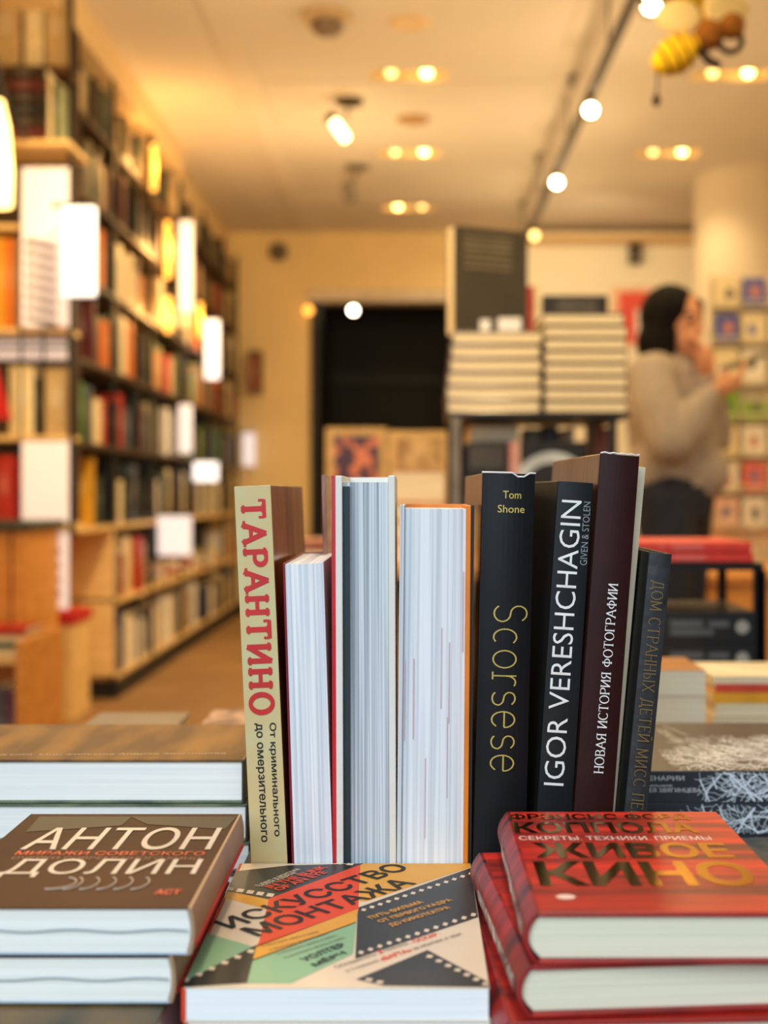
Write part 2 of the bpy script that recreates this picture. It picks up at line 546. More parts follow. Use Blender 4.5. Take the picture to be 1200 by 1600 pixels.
# ================================================================== THE TABLE
TZ = 0.64
M_table = mat('dark_table_top', (44, 34, 28), 0.5)
tb = root('display_table', 'low dark table carrying the stacks and the row of standing books', 'table', (0, 1.2, 0))
MB().box((-0.85, 0.35, TZ - .035), (0.95, 1.82, TZ)).build('tabletop', M_table, tb, world=True, bevel=.003)
RZ = 0.69
MB().box((-0.133, 0.936, TZ), (0.18, 1.095, RZ)).build('riser', M_table, tb, world=True, bevel=.002)
for x in (-.8, .86):
    for y in (.42, 1.72):
        MB().box((x, y, 0), (x + .05, y + .05, TZ - .035)).build('leg', M_black_steel, tb, world=True)

# ---- the row of standing books -----------------------------------------------------------
D = 0.93
def standing(name, label, top, bot, wid, T, W, y_top, boards, spine, leaf, yaw=0.0, fore=False, depth=D, **k):
    """Book standing on the riser; its middle line passes pixels (top, y_top) and (bot, 1300) at its visible face."""
    pt, pb = at(top, y_top, depth), at(bot, 1300, depth)
    roll = math.atan2(pt.x - pb.x, pt.z - pb.z)
    h = (pt.z - RZ) / math.cos(roll)
    base = pb + (pb - pt) * ((pb.z - RZ) / (pt.z - pb.z))
    lift = T / 2 * abs(math.sin(roll)) + 0.0005
    R = Matrix.Rotation(roll, 3, 'Y') @ Matrix.Rotation(yaw, 3, 'Z')
    loc = Vector((base.x, depth, RZ + lift))
    if fore:
        R = Matrix.Rotation(roll, 3, 'Y') @ Matrix.Rotation(PI + yaw, 3, 'Z')
        loc = loc - R @ Vector((0, W, 0))
    return book(name, label, T, W, h - lift, loc, R, boards, spine, leaf, **k), h - lift
PXM = D / F
def zloc(py, r_h, y_top, h):
    """Height along a standing book for photo row py."""
    return h - (py - y_top) * PXM

# pale spine with red slab letters
M_kraft = mat('pale_kraft_paper', (208, 186, 132), 0.6, rgb2=(196, 202, 156), scale=22, lo=.45, hi=.75)
M_gold_cover = mat('brown_gold_cover', (120, 44, 22), 0.3, rgb2=(176, 112, 54), scale=14, stretch=(1, 2, .6), coat=.4)
M_red_ink = mat('red_ink', (196, 34, 34), 0.6)
M_black_ink = mat('black_ink', (22, 22, 22), 0.6)
b, h = standing('hardcover_book', 'pale beige standing book with big red slab letters down its spine', 394, 418.5, 58, .0272, .235, 759,
                (M_gold_cover, M_kraft), M_kraft, M_page_warm, yaw=-0.012)
T = .0272
sp = spine_place(0, T)
mb = MB()
ls, wd = stroke_layout('ТАРАНТИНО', .34)
q = stroke_quads(ls, .25, .17, .19, .12)
vs = [p for a in q for p in a]
v_top, v_bot = zloc(782, 0, 759, h), zloc(1114, 0, 759, h)
# reading down the spine: text x runs down, letter tops point to +x
k = (v_top - v_bot) / wd
lay([(p[0], p[1]) for p in vs], [tuple(range(4 * i, 4 * i + 4)) for i in range(len(q))], (0, 0, wd, 1), (0, 0, 1, 1),
    lambda u, v: sp(-.0085 + v * .0165, v_top - u * (v_top - v_bot)), mb, 0, Vector((0, -9e-6, 0)))
mb.build('title_lettering', M_red_ink, b)
mb = MB()
for s, x, y0, y1 in (('От криминального', .0036, 1130, 1308), ('до омерзительного', -.0068, 1130, 1316)):
    v, f, bx = text_geo(s, .018)
    a0, a1 = zloc(y0, 0, 759, h), zloc(y1, 0, 759, h)
    lay(v, f, bx, (0, 0, 1, 1), lambda u, w, x=x, a0=a0, a1=a1: sp(x + w * .0062, a0 - u * (a0 - a1)), mb)
mb.build('subtitle_lettering', M_black_ink, b)

# low white page block with a dark red cover, fore edge to us
M_crimson = mat('crimson_cover', (128, 16, 40), 0.4)
b, h = standing('softcover_book', 'short standing book in dark red cover, white fore edge outwards', 473.5, 486.3, 70, .0305, .165, 879,
                (M_crimson, M_page_cool), M_crimson, M_page_cool, fore=True, board_t=.0016, inset=.001, hollow=-.0015)
# tall book with red and white boards
M_red_board = mat('red_cover', (196, 20, 36), 0.35, coat=.3)
M_white_board = mat('white_board', (226, 224, 216), 0.5, vary=.03)
M_brown_wrap = mat('brown_glossy_wrap', (120, 78, 66), 0.2, rgb2=(176, 128, 108), scale=20, stretch=(6, 6, 1), coat=.6)
M_gap_shade = mat('endpaper_gap_shade', (24, 44, 54), 0.6)
b, h = standing('art_book', 'tall standing book between red and white boards, grey fore edge outwards', 570.5, 572.3, 104, .0446, .12, 743,
                M_white_board, M_white_board, M_page_grey, fore=True, board_t=.0052, inset=.005, hollow=.004)
tx = .0446 / 2
MB().box((tx, .005, .0), (tx + .0030, .118, h)).build('red_jacket', M_red_board, b)
MB().box((tx - .0105, .006, .004), (tx - .0054, .116, h - .008)).build('endpaper_shade', M_gap_shade, b)  # dark strip paints the shade in the gap at the endpaper
# thin brown wrapped book squeezed behind the white pages
M_slim = M_brown_wrap
b, h = standing('slim_book', 'slim brown glossy book standing between the short and the tall book', 505.5, 518, 10, .0038, .06, 742,
                M_slim, M_slim, M_page_warm, depth=1.06, board_t=.0010)
# thick pale block with orange cover
M_orange = mat('orange_cover', (222, 122, 26), 0.45)
M_page_streak = pages('page_edges_streaked', (188, 196, 204), (232, 236, 240), 330, .3, .56)
b, h = standing('thick_book', 'thick standing book with orange cover and streaked pale fore edge outwards', 680.7, 676.2, 122, .0532, .085, 789,
                (M_page_grey, M_orange), M_orange, M_page_streak, fore=True, board_t=.0036, inset=.003, hollow=-.004)
mp = MB()
rr = random.Random(3)
M_pale_red = mat('pale_pink_page_edges', (206, 178, 184), .8, vary=.05)
for k in range(7):
    x = rr.uniform(-.022, .022)
    z0 = rr.uniform(.02, .2)
    mp.face([(x, .0856 - .003 + .004 * (1 - (2 * x / .052) ** 2), z0), (x + .0009, .0856 - .003 + .004 * (1 - (2 * x / .052) ** 2), z0), (x + .0009, .0856 - .003 + .004 * (1 - (2 * x / .052) ** 2), z0 + .06), (x, .0856 - .003 + .004 * (1 - (2 * x / .052) ** 2), z0 + .06)])
mp.build('tinted_pages', M_pale_red, b)
MB().box((-.0532 / 2 - .0024, .01, 0), (-.0532 / 2 - .0003, .083, h)).build('black_jacket', M_black, b)

# black book with gold bulb letters
M_blackcover = mat('black_gloss_cover', (14, 15, 18), 0.45, vary=.25, scale=30, spec=.26)
M_reflection_side = mat('cover_painted_reflections', (64, 40, 28), 0.3, rgb2=(128, 92, 72), scale=9, stretch=(4, 12, .5), coat=.5)  # brown streaks paint warm light reflections into the cover colour
M_gold_ink = mat('gold_ink', (206, 180, 92), 0.5, vary=.05)
b, h = standing('film_book', 'thick black standing book with dotted gold letters on its spine', 795, 781, 84, .0392, .24, 740,
                (M_blackcover, M_reflection_side), M_blackcover, M_page_warm, yaw=0.012, bulge=.003)
T = .0392
sp = spine_place(.003, T)
mb = MB()
for s, y0, x0, x1 in (('Tom', 779, -.0042, .0094), ('Shone', 801, -.0078, .0122)):
    v, f, bx = text_geo(s, .004)
    a0, a1 = zloc(y0, 0, 740, h), zloc(y0 - 12, 0, 740, h)
    lay(v, f, bx, (0, 0, 1, 1), lambda u, w, a0=a0, a1=a1, x0=x0, x1=x1: sp(x0 + u * (x1 - x0), a0 + w * (a1 - a0)), mb)
mb.build('author_lettering', M_gold_ink, b)
mb = MB()
ls, wd = stroke_layout('Scorsese', .16)
a0, a1 = zloc(942, 0, 740, h), zloc(1206, 0, 740, h)
sc = (a0 - a1) / wd
for l in ls:
    pts, acc, step = [], 0.0, .058
    for (xa, ya), (xb, yb) in zip(l, l[1:]):
        n = math.hypot(xb - xa, yb - ya)
        t = acc
        while t < n:
            pts.append((xa + (xb - xa) * t / n, ya + (yb - ya) * t / n))
            t += step
        acc = t - n
    for x, y in pts:
        c = [(x + 0.03 * math.cos(a * PI / 3), y + .03 * math.sin(a * PI / 3)) for a in range(6)]
        mb.face([sp(-.0085 + cy * .0245, a0 - cx * sc) for cx, cy in c])
mb.build('title_lettering', M_gold_ink, b)
M_torn = mat('white_torn_paper', (220, 222, 224), .5, coat=.4)
mj = MB()
mj.tube([(-.0199 + .0398 * i / 9, -.003 * (1 - (2 * i / 9 - 1) ** 2) - .0003 - (.001 if i % 3 else 0), h + .0006 - (.0028 if i in (6, 7) else 0)) for i in range(10)], .0007, 6)
mj.build('jacket_edge', M_torn, b)

# dark green-black book with big white letters
M_slate = mat('slate_black_cover', (17, 23, 26), 0.45, vary=.25, scale=24, spec=.3)
M_white_ink = mat('white_ink', (232, 232, 228), 0.6, vary=.02)
b, h = standing('art_book', 'black standing book with large white letters climbing its spine', 899.5, 864.5, 61, .0264, .13, 753,
                (M_slate, M_black), M_slate, M_page_warm, bulge=.001, yaw=.036)
sp = spine_place(.001, .0264)
mb = MB()
v, f, bx = text_geo('IGOR VERESHCHAGIN', -.004)
a0, a1 = zloc(1228, 0, 753, h), zloc(782, 0, 753, h)
lay(v, f, bx, (0, 0, 1, 1), lambda u, w: sp(.0054 - w * .0150, a0 + u * (a1 - a0)), mb)
mb.build('title_lettering', M_white_ink, b)
mb = MB()
v, f, bx = text_geo('GIVEN & STOLEN', -.008)
a0, a1 = zloc(882, 0, 753, h), zloc(783, 0, 753, h)
lay(v, f, bx, (0, 0, 1, 1), lambda u, w: sp(.0122 - w * .0052, a0 + u * (a1 - a0)), mb)
mb.build('subtitle_lettering', mat('grey_ink', (150, 158, 160), .6), b)

# tall oxblood book with white serif letters
M_ox = mat('oxblood_leather', (44, 14, 13), 0.5, vary=.2, scale=14, spec=.22)
b, h = standing('photo_book', 'tallest standing book, oxblood leather spine with small white letters', 969, 925, 68, .0294, .24, 711,
                (M_ox, M_reflection_side), M_ox, M_page_warm, yaw=0.035, bulge=.002)
sp = spine_place(.002, .0294)
mb = MB()
ls, wd = stroke_layout('НОВАЯ ИСТОРИЯ ФОТОГРАФИИ', .16)
q = stroke_quads(ls, .15, .06, .16, .05)
vs = [p for a in q for p in a]
a0, a1 = zloc(1208, 0, 711, h), zloc(912, 0, 711, h)
lay(vs, [tuple(range(4 * i, 4 * i + 4)) for i in range(len(q))], (0, 0, wd, 1), (0, 0, 1, 1), lambda u, w: sp(.0046 - w * .0068, a0 + u * (a1 - a0)), mb, 0, Vector((0, -9e-6, 0)))
mb.build('title_lettering', M_white_ink, b)
me_ = MB()
me_.tube([(-.0147 + .0294 * i / 9, -.002 * (1 - (2 * i / 9 - 1) ** 2) - .0003, h + .0005 + .0008 * (i % 2)) for i in range(10)], .0006, 6)
me_.build('jacket_edge', M_torn, b)

# slim cream book beside it
M_cream = mat('cream_cover', (226, 212, 182), .6, vary=.05)
b, h = standing('slim_book', 'slim cream book standing between the oxblood book and the short blue-grey one', 1003.5, 952.5, 8, .0056, .10, 730,
                M_cream, M_cream, M_page_warm, depth=.965, board_t=.0012, yaw=.03)

# short blue-grey book with gold letters
M_bluegrey = mat('blue_grey_cloth', (40, 44, 47), 0.55, rgb2=(24, 27, 30), scale=40, bump=.2)
b, h = standing('novel', 'short blue-grey standing book with dull gold letters down its spine', 1032.5, 990.5, 38, .0170, .14, 864,
                (M_bluegrey, M_black), M_bluegrey, M_page_warm, bulge=.001)
sp = spine_place(.001, .0178)
mb = MB()
ls, wd = stroke_layout('ДОМ СТРАННЫХ ДЕТЕЙ МИСС ПЕРЕ', .2)
q = stroke_quads(ls, .13, .06, .13, .05)
vs = [p for a in q for p in a]
a0, a1 = zloc(908, 0, 864, h), zloc(1290, 0, 864, h)
lay(vs, [tuple(range(4 * i, 4 * i + 4)) for i in range(len(q))], (0, 0, wd, 1), (0, 0, 1, 1), lambda u, w: sp(-.0042 + w * .0086, a0 - u * (a0 - a1)), mb, 0, Vector((0, -9e-6, 0)))
mb.build('title_lettering', mat('dull_gold_foil', (112, 90, 48), .6, 0), b)

# ---- lying books: helper -------------------------------------------------------------------
LEFT = (Z, X, Y)             # spine on the west side, foot of the book to the south
def axes_for(spine):
    return {'W': (Z, X, Y), 'E': (Z, -X, -Y), 'S': (Z, Y, -X), 'N': (Z, -Y, X)}[spine]
def lying(name, label, x0, x1, y0, y1, z0, t, spine, boards, sp_mat, leaf, **k):
    cz = z0 + t / 2
    if spine == 'W':
        loc, W, H = (x0, y0, cz), x1 - x0, y1 - y0
    elif spine == 'E':
        loc, W, H = (x1, y1, cz), x1 - x0, y1 - y0
    elif spine == 'S':
        loc, W, H = (x1, y0, cz), y1 - y0, x1 - x0
    else:
        loc, W, H = (x0, y1, cz), y1 - y0, x1 - x0
    return book(name, label, t, W, H, loc, axes_for(spine), boards, sp_mat, leaf, **k)

# ---- stack with the brown landscape cover, behind on the west side ----------------------------
M_brownland = mat('brown_landscape_cover', (96, 66, 42), 0.6, rgb2=(146, 104, 52), scale=7, stretch=(1, 4, 1), lo=.4, hi=.7, spec=.25)
M_greenedge = mat('green_edge_cover', (66, 84, 66), .5, rgb2=(110, 122, 92), scale=30)
M_darkspine = mat('dark_brown_spine', (40, 34, 28), .4, coat=.2)
zt = .7555
where = ('topmost of its stack', 'second from the top of its stack', 'third from the top of its stack', 'lowest of its stack')
xr = [-.1415, -.1385, -.136, -.137]
zb = [.7185, .6865, .6605, .6403]
ztop = [.7555, .7180, .6860, .6600]
for k in range(4):
    bk = lying('album', 'large white-paged album with brown cover, ' + where[k], -.47, xr[k], 1.05, 1.21, zb[k], ztop[k] - zb[k], 'E',
               (M_brownland if k == 0 else M_greenedge, M_greenedge), M_darkspine, M_page_fine, group='brown albums', board_t=.0022, inset=.003)
    if k == 0:
        mb = MB()
        p0, p1 = on_level(60, 1181, zt), on_level(352, 1179, zt)
        plane_words(mb, 'Мир фильмов Андрея Звягинцева', p0, p1, zt + .0004, .0062)
        p0, p1 = on_level(-40, 1182, zt), on_level(48, 1181, zt)
        plane_words(mb, 'ДЫХАНИЕ КАМНЯ', p0, p1, zt + .0004, .0062)
        mb.build('title_lettering', mat('pale_ink', (206, 190, 160), .6), bk, world=True)

# ---- stack of paperbacks with white glowing letters ---------------------------------------------
M_still = mat('brown_film_still', (84, 54, 38), .65, rgb2=(68, 46, 34), scale=9, spec=.15)
M_still_dark = mat('grey_dark_print', (52, 52, 52), .55, spec=.3)
M_beigespine = mat('beige_spine', (170, 138, 108), .5)
M_bluewhite = mat('pale_blue_back_cover', (176, 192, 206), .4)
DZT = .7507
d0, d1 = .69, .892
for k in range(2):
    z1 = DZT - k * .0268
    dx = -.0105 * k
    bk = lying('paperback', 'brown paperback with blurred white letters on its cover, topmost of its stack' if k == 0 else 'paperback with pale pages, lying right under the one with blurred white letters',
               -.273 + dx, -.1225 + dx, d0, d1, z1 - .0262, .026, 'E', (M_still if k == 0 else M_black, M_bluewhite), M_beigespine, M_page_ivory, hard=True, board_t=.0011, inset=.0008, bulge=.002)
    fl = MB()
    n = 24
    pr = [(-.147 * i / n, math.sin(i * .75) * .0007 + .0004) for i in range(n + 1)]
    for (xa, za), (xb, zb_) in zip(pr, pr[1:]):
        fl.face([(-.1245 + dx + xa, d0 - .0006, z1 - .0135 + za), (-.1245 + dx + xb, d0 - .0006, z1 - .0135 + zb_), (-.1245 + dx + xb, d0 + .05, z1 - .0135 + zb_), (-.1245 + dx + xa, d0 + .05, z1 - .0135 + za)])
        fl.face([(-.1245 + dx + xa, d0 - .0006, z1 - .0128 + za), (-.1245 + dx + xb, d0 - .0006, z1 - .0128 + zb_), (-.1245 + dx + xb, d0 - .0006, z1 - .0135 + zb_), (-.1245 + dx + xa, d0 - .0006, z1 - .0135 + za)])
    fl.build('flap', mat('grey_blue_flap', (110, 128, 142), .5), bk, world=True)
    rl = MB().box((-.1225 + dx - .0005, d0 + .004, z1 - .022), (-.1225 + dx + .0026, d1 - .004, z1 - .0208))
    rl.build('red_line', M_red_ink, bk, world=True)
    if k == 0:
        M_glow = mat('white_photo_letters', (206, 194, 180), .5, vary=.06)
        mb = MB()
        plane_words(mb, 'АНТОН', on_level(30, 1328, DZT), on_level(328, 1328, DZT), DZT + .00025, .053, .004)
        plane_words(mb, 'ДОЛИН', on_level(-8, 1371, DZT), on_level(302, 1371, DZT), DZT + .00025, .037, .004)
        mb.build('author_lettering', M_glow, bk, world=True)
        mb = MB()
        plane_words(mb, 'МИРАЖИ СОВЕТСКОГО', on_level(22, 1336, DZT), on_level(318, 1337, DZT), DZT + .00025, .0085, .01)
        plane_words(mb, 'АСТ', on_level(240, 1398, DZT), on_level(280, 1398, DZT), DZT + .00025, .009, .03)
        mb.build('title_lettering', mat('orange_red_ink', (214, 62, 40), .5), bk, world=True)
        mb = MB()
        plane_words(mb, 'ОЧЕРКИ СОВРЕМЕННОГО КИНО', on_level(16, 1343, DZT), on_level(312, 1344, DZT), DZT + .0002, .0065)
        mb.build('subtitle_lettering', mat('dim_pink_ink', (140, 84, 74), .5), bk, world=True)
        # dark upper band with skyline, pale swirls under the lower name
        mb = MB()
        A = [on_level(62, 1276, DZT), on_level(370, 1276, DZT), on_level(352, 1296, DZT), on_level(230, 1288, DZT), on_level(205, 1276.5, DZT), on_level(190, 1290, DZT), on_level(40, 1300, DZT)]
        mb.face([(p.x, p.y, DZT + .0001) for p in reversed(A)])
        mb.build('cover_print', M_still_dark, bk, world=True)
        mb = MB()
        for j in range(6):
            p = on_level(85 + 26 * j, 1375, DZT)
            a = [Vector((p.x + .008 * math.cos(t) * (1 if j else 1.8), p.y - .006 + .012 * math.sin(t), DZT + .00025)) for t in [(-1.6 + 2.6 * i / 8) for i in range(9)]]
            mb.tube(a, .0006, 5)
        mb.build('swirl_print', mat('pale_swirl_ink', (176, 158, 140), .5), bk, world=True)

# large album under that stack
M_album = mat('olive_painted_cover', (58, 56, 42), .45, rgb2=(128, 100, 56), scale=6, stretch=(1, 3, 1), lo=.4, hi=.7)
zl = DZT - 2 * .0268 - .0006
lying('album', 'olive and brown painted cover under the paperbacks with blurred letters', -.42, -.137, .48, .9, TZ + .0004, zl - TZ - .0006, 'W', M_album, M_album, M_page_fine)

# ---- middle stack: the editing handbook --------------------------------------------------------
EZ = .7045
ex0, ex1, ey0, ey1 = -.1290, .0428, .695, .9285
M_cream_paper = mat('cream_cover_paper', (232, 212, 186), .45, vary=.03, coat=.1)
M_ink_black = mat('film_black_print', (44, 42, 40), .4, vary=.08)
M_mint = mat('mint_green_print', (142, 186, 146), .45, vary=.04)
M_yellow = mat('amber_print', (232, 164, 50), .45, vary=.04)
M_coral = mat('coral_red_print', (232, 78, 48), .5, vary=.04, spec=.25)
et = .0193
ez_ = [.6852, .6659, .6403]
ezt = [.7043, .6850, .6657]
for k in range(3):
    lab = ('cream, coral, mint and black film-strip cover, topmost of the middle stack', 'pale-paged paperback directly under the film-strip cover', 'lowest paperback of the stack topped by the film-strip cover')[k]
    bk = lying('handbook', lab, ex0 + .001 * k, ex1 + .001 * k, ey0 + .001 * k, ey1, ez_[k], ezt[k] - ez_[k], 'W', (M_cream_paper, M_cream_paper), M_coral, M_page_fine, board_t=.0007, inset=.0006, bulge=0)
    if k:
        continue
    def P(px, py):
        p = on_level(px, py, EZ)
        return Vector((min(max(p.x, ex0 + .0004), ex1 - .0004), min(max(p.y, ey0 + .0004), ey1 - .0004), EZ))
    art = MB()
    def poly(pts, mi, lift):
        c = [P(*p) for p in pts]
        a = sum(c[i].x * c[(i + 1) % len(c)].y - c[(i + 1) % len(c)].x * c[i].y for i in range(len(c)))
        if a < 0:
            c.reverse()
        art.face([(p.x, p.y, EZ - .0002 + .00005 + lift * .00005) for p in c], mi)
    poly([(338, 1390), (420, 1403), (415, 1420), (325, 1402)], 2, 1)                                        # amber left
    poly([(362, 1361), (450, 1352), (568, 1346), (566, 1350), (420, 1405), (340, 1392)], 0, 2)              # black top-left
    poly([(562, 1348), (740, 1346), (740, 1355), (572, 1408), (562, 1408)], 2, 1)                           # amber top-right
    poly([(420, 1404), (563, 1351), (560, 1420), (400, 1480), (405, 1470)], 3, 3)                           # coral
    poly([(400, 1478), (560, 1420), (556, 1442), (393, 1502)], 2, 3)                                        # amber band
    poly([(393, 1500), (557, 1440), (552, 1490), (455, 1536), (384, 1536)], 1, 3)                           # mint middle
    poly([(316, 1458), (397, 1479), (388, 1500), (280, 1539)], 1, 1)                                        # mint left
    poly([(274, 1533), (401, 1476), (386, 1536), (278, 1544)], 0, 4)                                        # black lower-left
    poly([(559, 1418), (741, 1356), (748, 1433), (555, 1498)], 0, 2)                                        # black middle-right
    poly([(556, 1530), (668, 1484), (768, 1534), (765, 1545), (600, 1540)], 0, 2)                                        # black low triangle
    def holes(a, c, n, w, hgt):
        for i in range(n):
            t = (i + .5) / n
            px, py = a[0] + (c[0] - a[0]) * t, a[1] + (c[1] - a[1]) * t
            poly([(px - w, py + hgt * .6), (px + w * .5, py + hgt), (px + w, py - hgt * .6), (px - w * .5, py - hgt)], 4, 6)
    holes((352, 1388), (430, 1400), 5, 7, 3.2)
    holes((520, 1348), (556, 1351), 2, 7, 2.2)
    holes((562, 1424), (742, 1363), 14, 4.4, 2.2)
    holes((557, 1491), (747, 1427), 13, 4.6, 2.8)
    holes((280, 1536), (402, 1482), 6, 6.5, 3)
    holes((568, 1529), (602, 1537), 2, 6.5, 2.6)
    holes((664, 1491), (766, 1541), 7, 6, 2.6)
    art.build('cover_print', [M_ink_black, M_mint, M_yellow, M_coral, M_cream_paper], bk, world=True)
    mb = MB()
    plane_words(mb, 'ИСКУССТВО', on_level(362, 1452, EZ), on_level(642, 1357, EZ), EZ + .0004, .0195, .018)
    plane_words(mb, 'МОНТАЖА', on_level(404, 1464, EZ), on_level(652, 1381, EZ), EZ + .0004, .0195, .018)
    plane_words(mb, 'УОЛТЕР', on_level(478, 1503, EZ), on_level(543, 1478, EZ), EZ + .0004, .0065, .03)
    plane_words(mb, 'МЁРЧ', on_level(494, 1511, EZ), on_level(543, 1490, EZ), EZ + .0004, .0065, .03)
    mb.build('title_lettering', M_black_ink, bk, world=True)
    mb = MB()
    plane_words(mb, 'IN THE BLINK', on_level(424, 1389, EZ), on_level(513, 1356, EZ), EZ + .0004, .0075, .03)
    plane_words(mb, 'OF AN EYE', on_level(437, 1393, EZ), on_level(513, 1364, EZ), EZ + .0004, .0075, .03)
    plane_words(mb, '«ОСКАР»', on_level(645, 1475, EZ), on_level(692, 1460, EZ), EZ + .0004, .005, .02)
    plane_words(mb, '«BAFTA»', on_level(598, 1502, EZ), on_level(646, 1486, EZ), EZ + .0004, .005, .02)
    plane_words(mb, '3', on_level(594, 1491, EZ), on_level(601, 1489, EZ), EZ + .0004, .005, .02)
    mb.build('red_lettering', M_coral, bk, world=True)
    mb = MB()
    plane_words(mb, 'ПУТЬ ФИЛЬМА', on_level(582, 1437, EZ), on_level(664, 1411, EZ), EZ + .0004, .006, .02)
    plane_words(mb, 'ОТ ПЕРВОГО КАДРА', on_level(597, 1443, EZ), on_level(710, 1408, EZ), EZ + .0004, .006, .02)
    plane_words(mb, 'ДО КИНОТЕАТРА', on_level(614, 1449, EZ), on_level(707, 1420, EZ), EZ + .0004, .006, .02)
    mb.build('amber_lettering', M_yellow, bk, world=True)
    mb = MB()
    plane_words(mb, 'Обладатель', on_level(528, 1514, EZ), on_level(590, 1493, EZ), EZ + .0004, .0045)
    plane_words(mb, 'премий', on_level(604, 1488, EZ), on_level(641, 1476, EZ), EZ + .0004, .0045)
    plane_words(mb, 'и 3 премий', on_level(545, 1520, EZ), on_level(595, 1503, EZ), EZ + .0004, .0045)
    plane_words(mb, 'за монтаж и звук', on_level(650, 1486, EZ), on_level(726, 1461, EZ), EZ + .0004, .0045)
    for j in range(4):
        plane_words(mb, 'о монтаже звука и кино', on_level(412 + 12 * j, 1481 + 6 * j, EZ), on_level(500 + 14 * j, 1458 + 3 * j, EZ), EZ + .0004, .0035)
    mb.build('small_lettering', mat('grey_brown_ink', (104, 88, 72), .6), bk, world=True)
    mb = MB()
    plane_words(mb, 'о кино и монтаже', on_level(404, 1386, EZ), on_level(470, 1359, EZ), EZ + .0004, .004)
    plane_words(mb, 'новое издание', on_level(412, 1386, EZ), on_level(466, 1365, EZ), EZ + .0004, .004)
    mb.build('cream_lettering', M_cream_paper, bk, world=True)

# ---- stack of red books ---------------------------------------------------------------------------
KZ = .756
M_red_striped = None
def striped(name, a, bcol, scale):
    m = bpy.data.materials.new(name)
    m.use_nodes = True
    nt = m.node_tree
    p = nt.nodes['Principled BSDF']
    tc = nt.nodes.new('ShaderNodeTexCoord')
    mp = nt.nodes.new('ShaderNodeMapping')
    mp.inputs['Scale'].default_value = (6, 3.5, scale)
    nz = nt.nodes.new('ShaderNodeTexNoise')
    nz.inputs['Scale'].default_value = 1
    nz.inputs['Detail'].default_value = 4
    nz.inputs['Roughness'].default_value = .65
    cr = nt.nodes.new('ShaderNodeValToRGB')
    e = cr.color_ramp.elements
    e[0].position, e[0].color = .36, (*lin(a), 1)
    e[1].position, e[1].color = .62, (*lin(bcol), 1)
    L = nt.links.new
    L(tc.outputs['Object'], mp.inputs['Vector'])
    L(mp.outputs['Vector'], nz.inputs['Vector'])
    L(nz.outputs['Fac'], cr.inputs['Fac'])
    L(cr.outputs['Color'], p.inputs['Base Color'])
    p.inputs['Roughness'].default_value = .45
    p.inputs['Coat Weight'].default_value = .06
    p.inputs['Coat Roughness'].default_value = .2
    return m
M_red_striped = striped('red_curtain_cover', (104, 20, 20), (224, 48, 28), 42)
M_red_plaid = striped('red_black_spine', (28, 12, 14), (196, 34, 34), 34)
M_gold_foil = mat('gold_foil', (226, 172, 58), .16, 1.0, vary=.05)
M_white_letters = mat('white_spine_letters', (214, 208, 196), .5)
kx0, kx1, ky0, ky1 = .066, .2135, .667, .878
kt = .0258
for k in range(4):
    z1 = KZ - k * .029
    dx, dy = (0, -.0035, -.0150, -.013)[k], (0, .001, -.002, 0)[k]
    lab = ('red curtain cover with gold foil letters, topmost of its stack', 'red book right under the gold-lettered red cover', 'third red book of the gold-lettered stack, jutting towards the film-strip cover', 'lowest book of the stack of red curtain covers')[k]
    bk = lying('red_hardcover', lab, kx0 + dx, kx1 + dx, ky0 + dy, ky1 + dy, z1 - .0285, .0283, 'W', M_red_striped, M_red_plaid, M_page_soft, bulge=.0065, inset=.0035, board_t=.0028, group='red hardcovers')
    if k in (1, 2):
        piv = Vector((kx0 + dx, ky0 + dy, 0))
        bk.matrix_world = Matrix.Translation(piv) @ Matrix.Rotation((0, .075, .045)[k], 4, 'Z') @ Matrix.Translation(-piv) @ bk.matrix_world
    mb = MB()
    spf = spine_place(.0065, .0283, .0006)
    for s, a, c in (('ФРЭНСИС ФОРД', .165, .135), ('КОППОЛА', .13, .088), ('ЖИВОЕ', .082, .05), ('КИНО', .046, .012)):
        v, f, bx = text_geo(s, .03)
        lay(v, f, bx, (0, 0, 1, 1), lambda u, w, a=a, c=c: spf(-.006 + w * .010, a - u * (a - c)), mb)
    mb.build('spine_lettering', M_white_letters, bk)
    if k == 0:
        z = KZ - .0002
        mb = MB()
        def wd(s, y, xa, xb, y2, bold=.03):
            p0, p1 = on_level(xa, y, z), on_level(xb, y, z)
            h_ = on_level(xa, y2, z).y - p0.y
            plane_words(mb, s, p0, p1, z + .0003, h_, bold)
        wd('ФРЭНСИС ФОРД', 1282, 797, 1080, 1272)
        wd('КОППОЛА', 1302, 805, 1095, 1285)
        wd('ЖИВОЕ', 1341, 838, 1150, 1317)
        wd('КИНО', 1385, 845, 1192, 1346)
        mb.build('title_lettering', M_gold_foil, bk, world=True)
        mb = MB()
        wd('СЕКРЕТЫ, ТЕХНИКИ, ПРИЕМЫ', 1314, 812, 1114, 1307, .015)
        c = on_level(884, 1402, z)
        mb.marks.append((len(mb.v), len(mb.f)))
        a = [(c.x + .0055 * math.cos(t * PI / 8), c.y + .0042 * math.sin(t * PI / 8), z + .0003) for t in range(16)]
        mb.face(a)
        mb.build('small_lettering', mat('pale_pink_ink', (236, 206, 196), .5), bk, world=True)

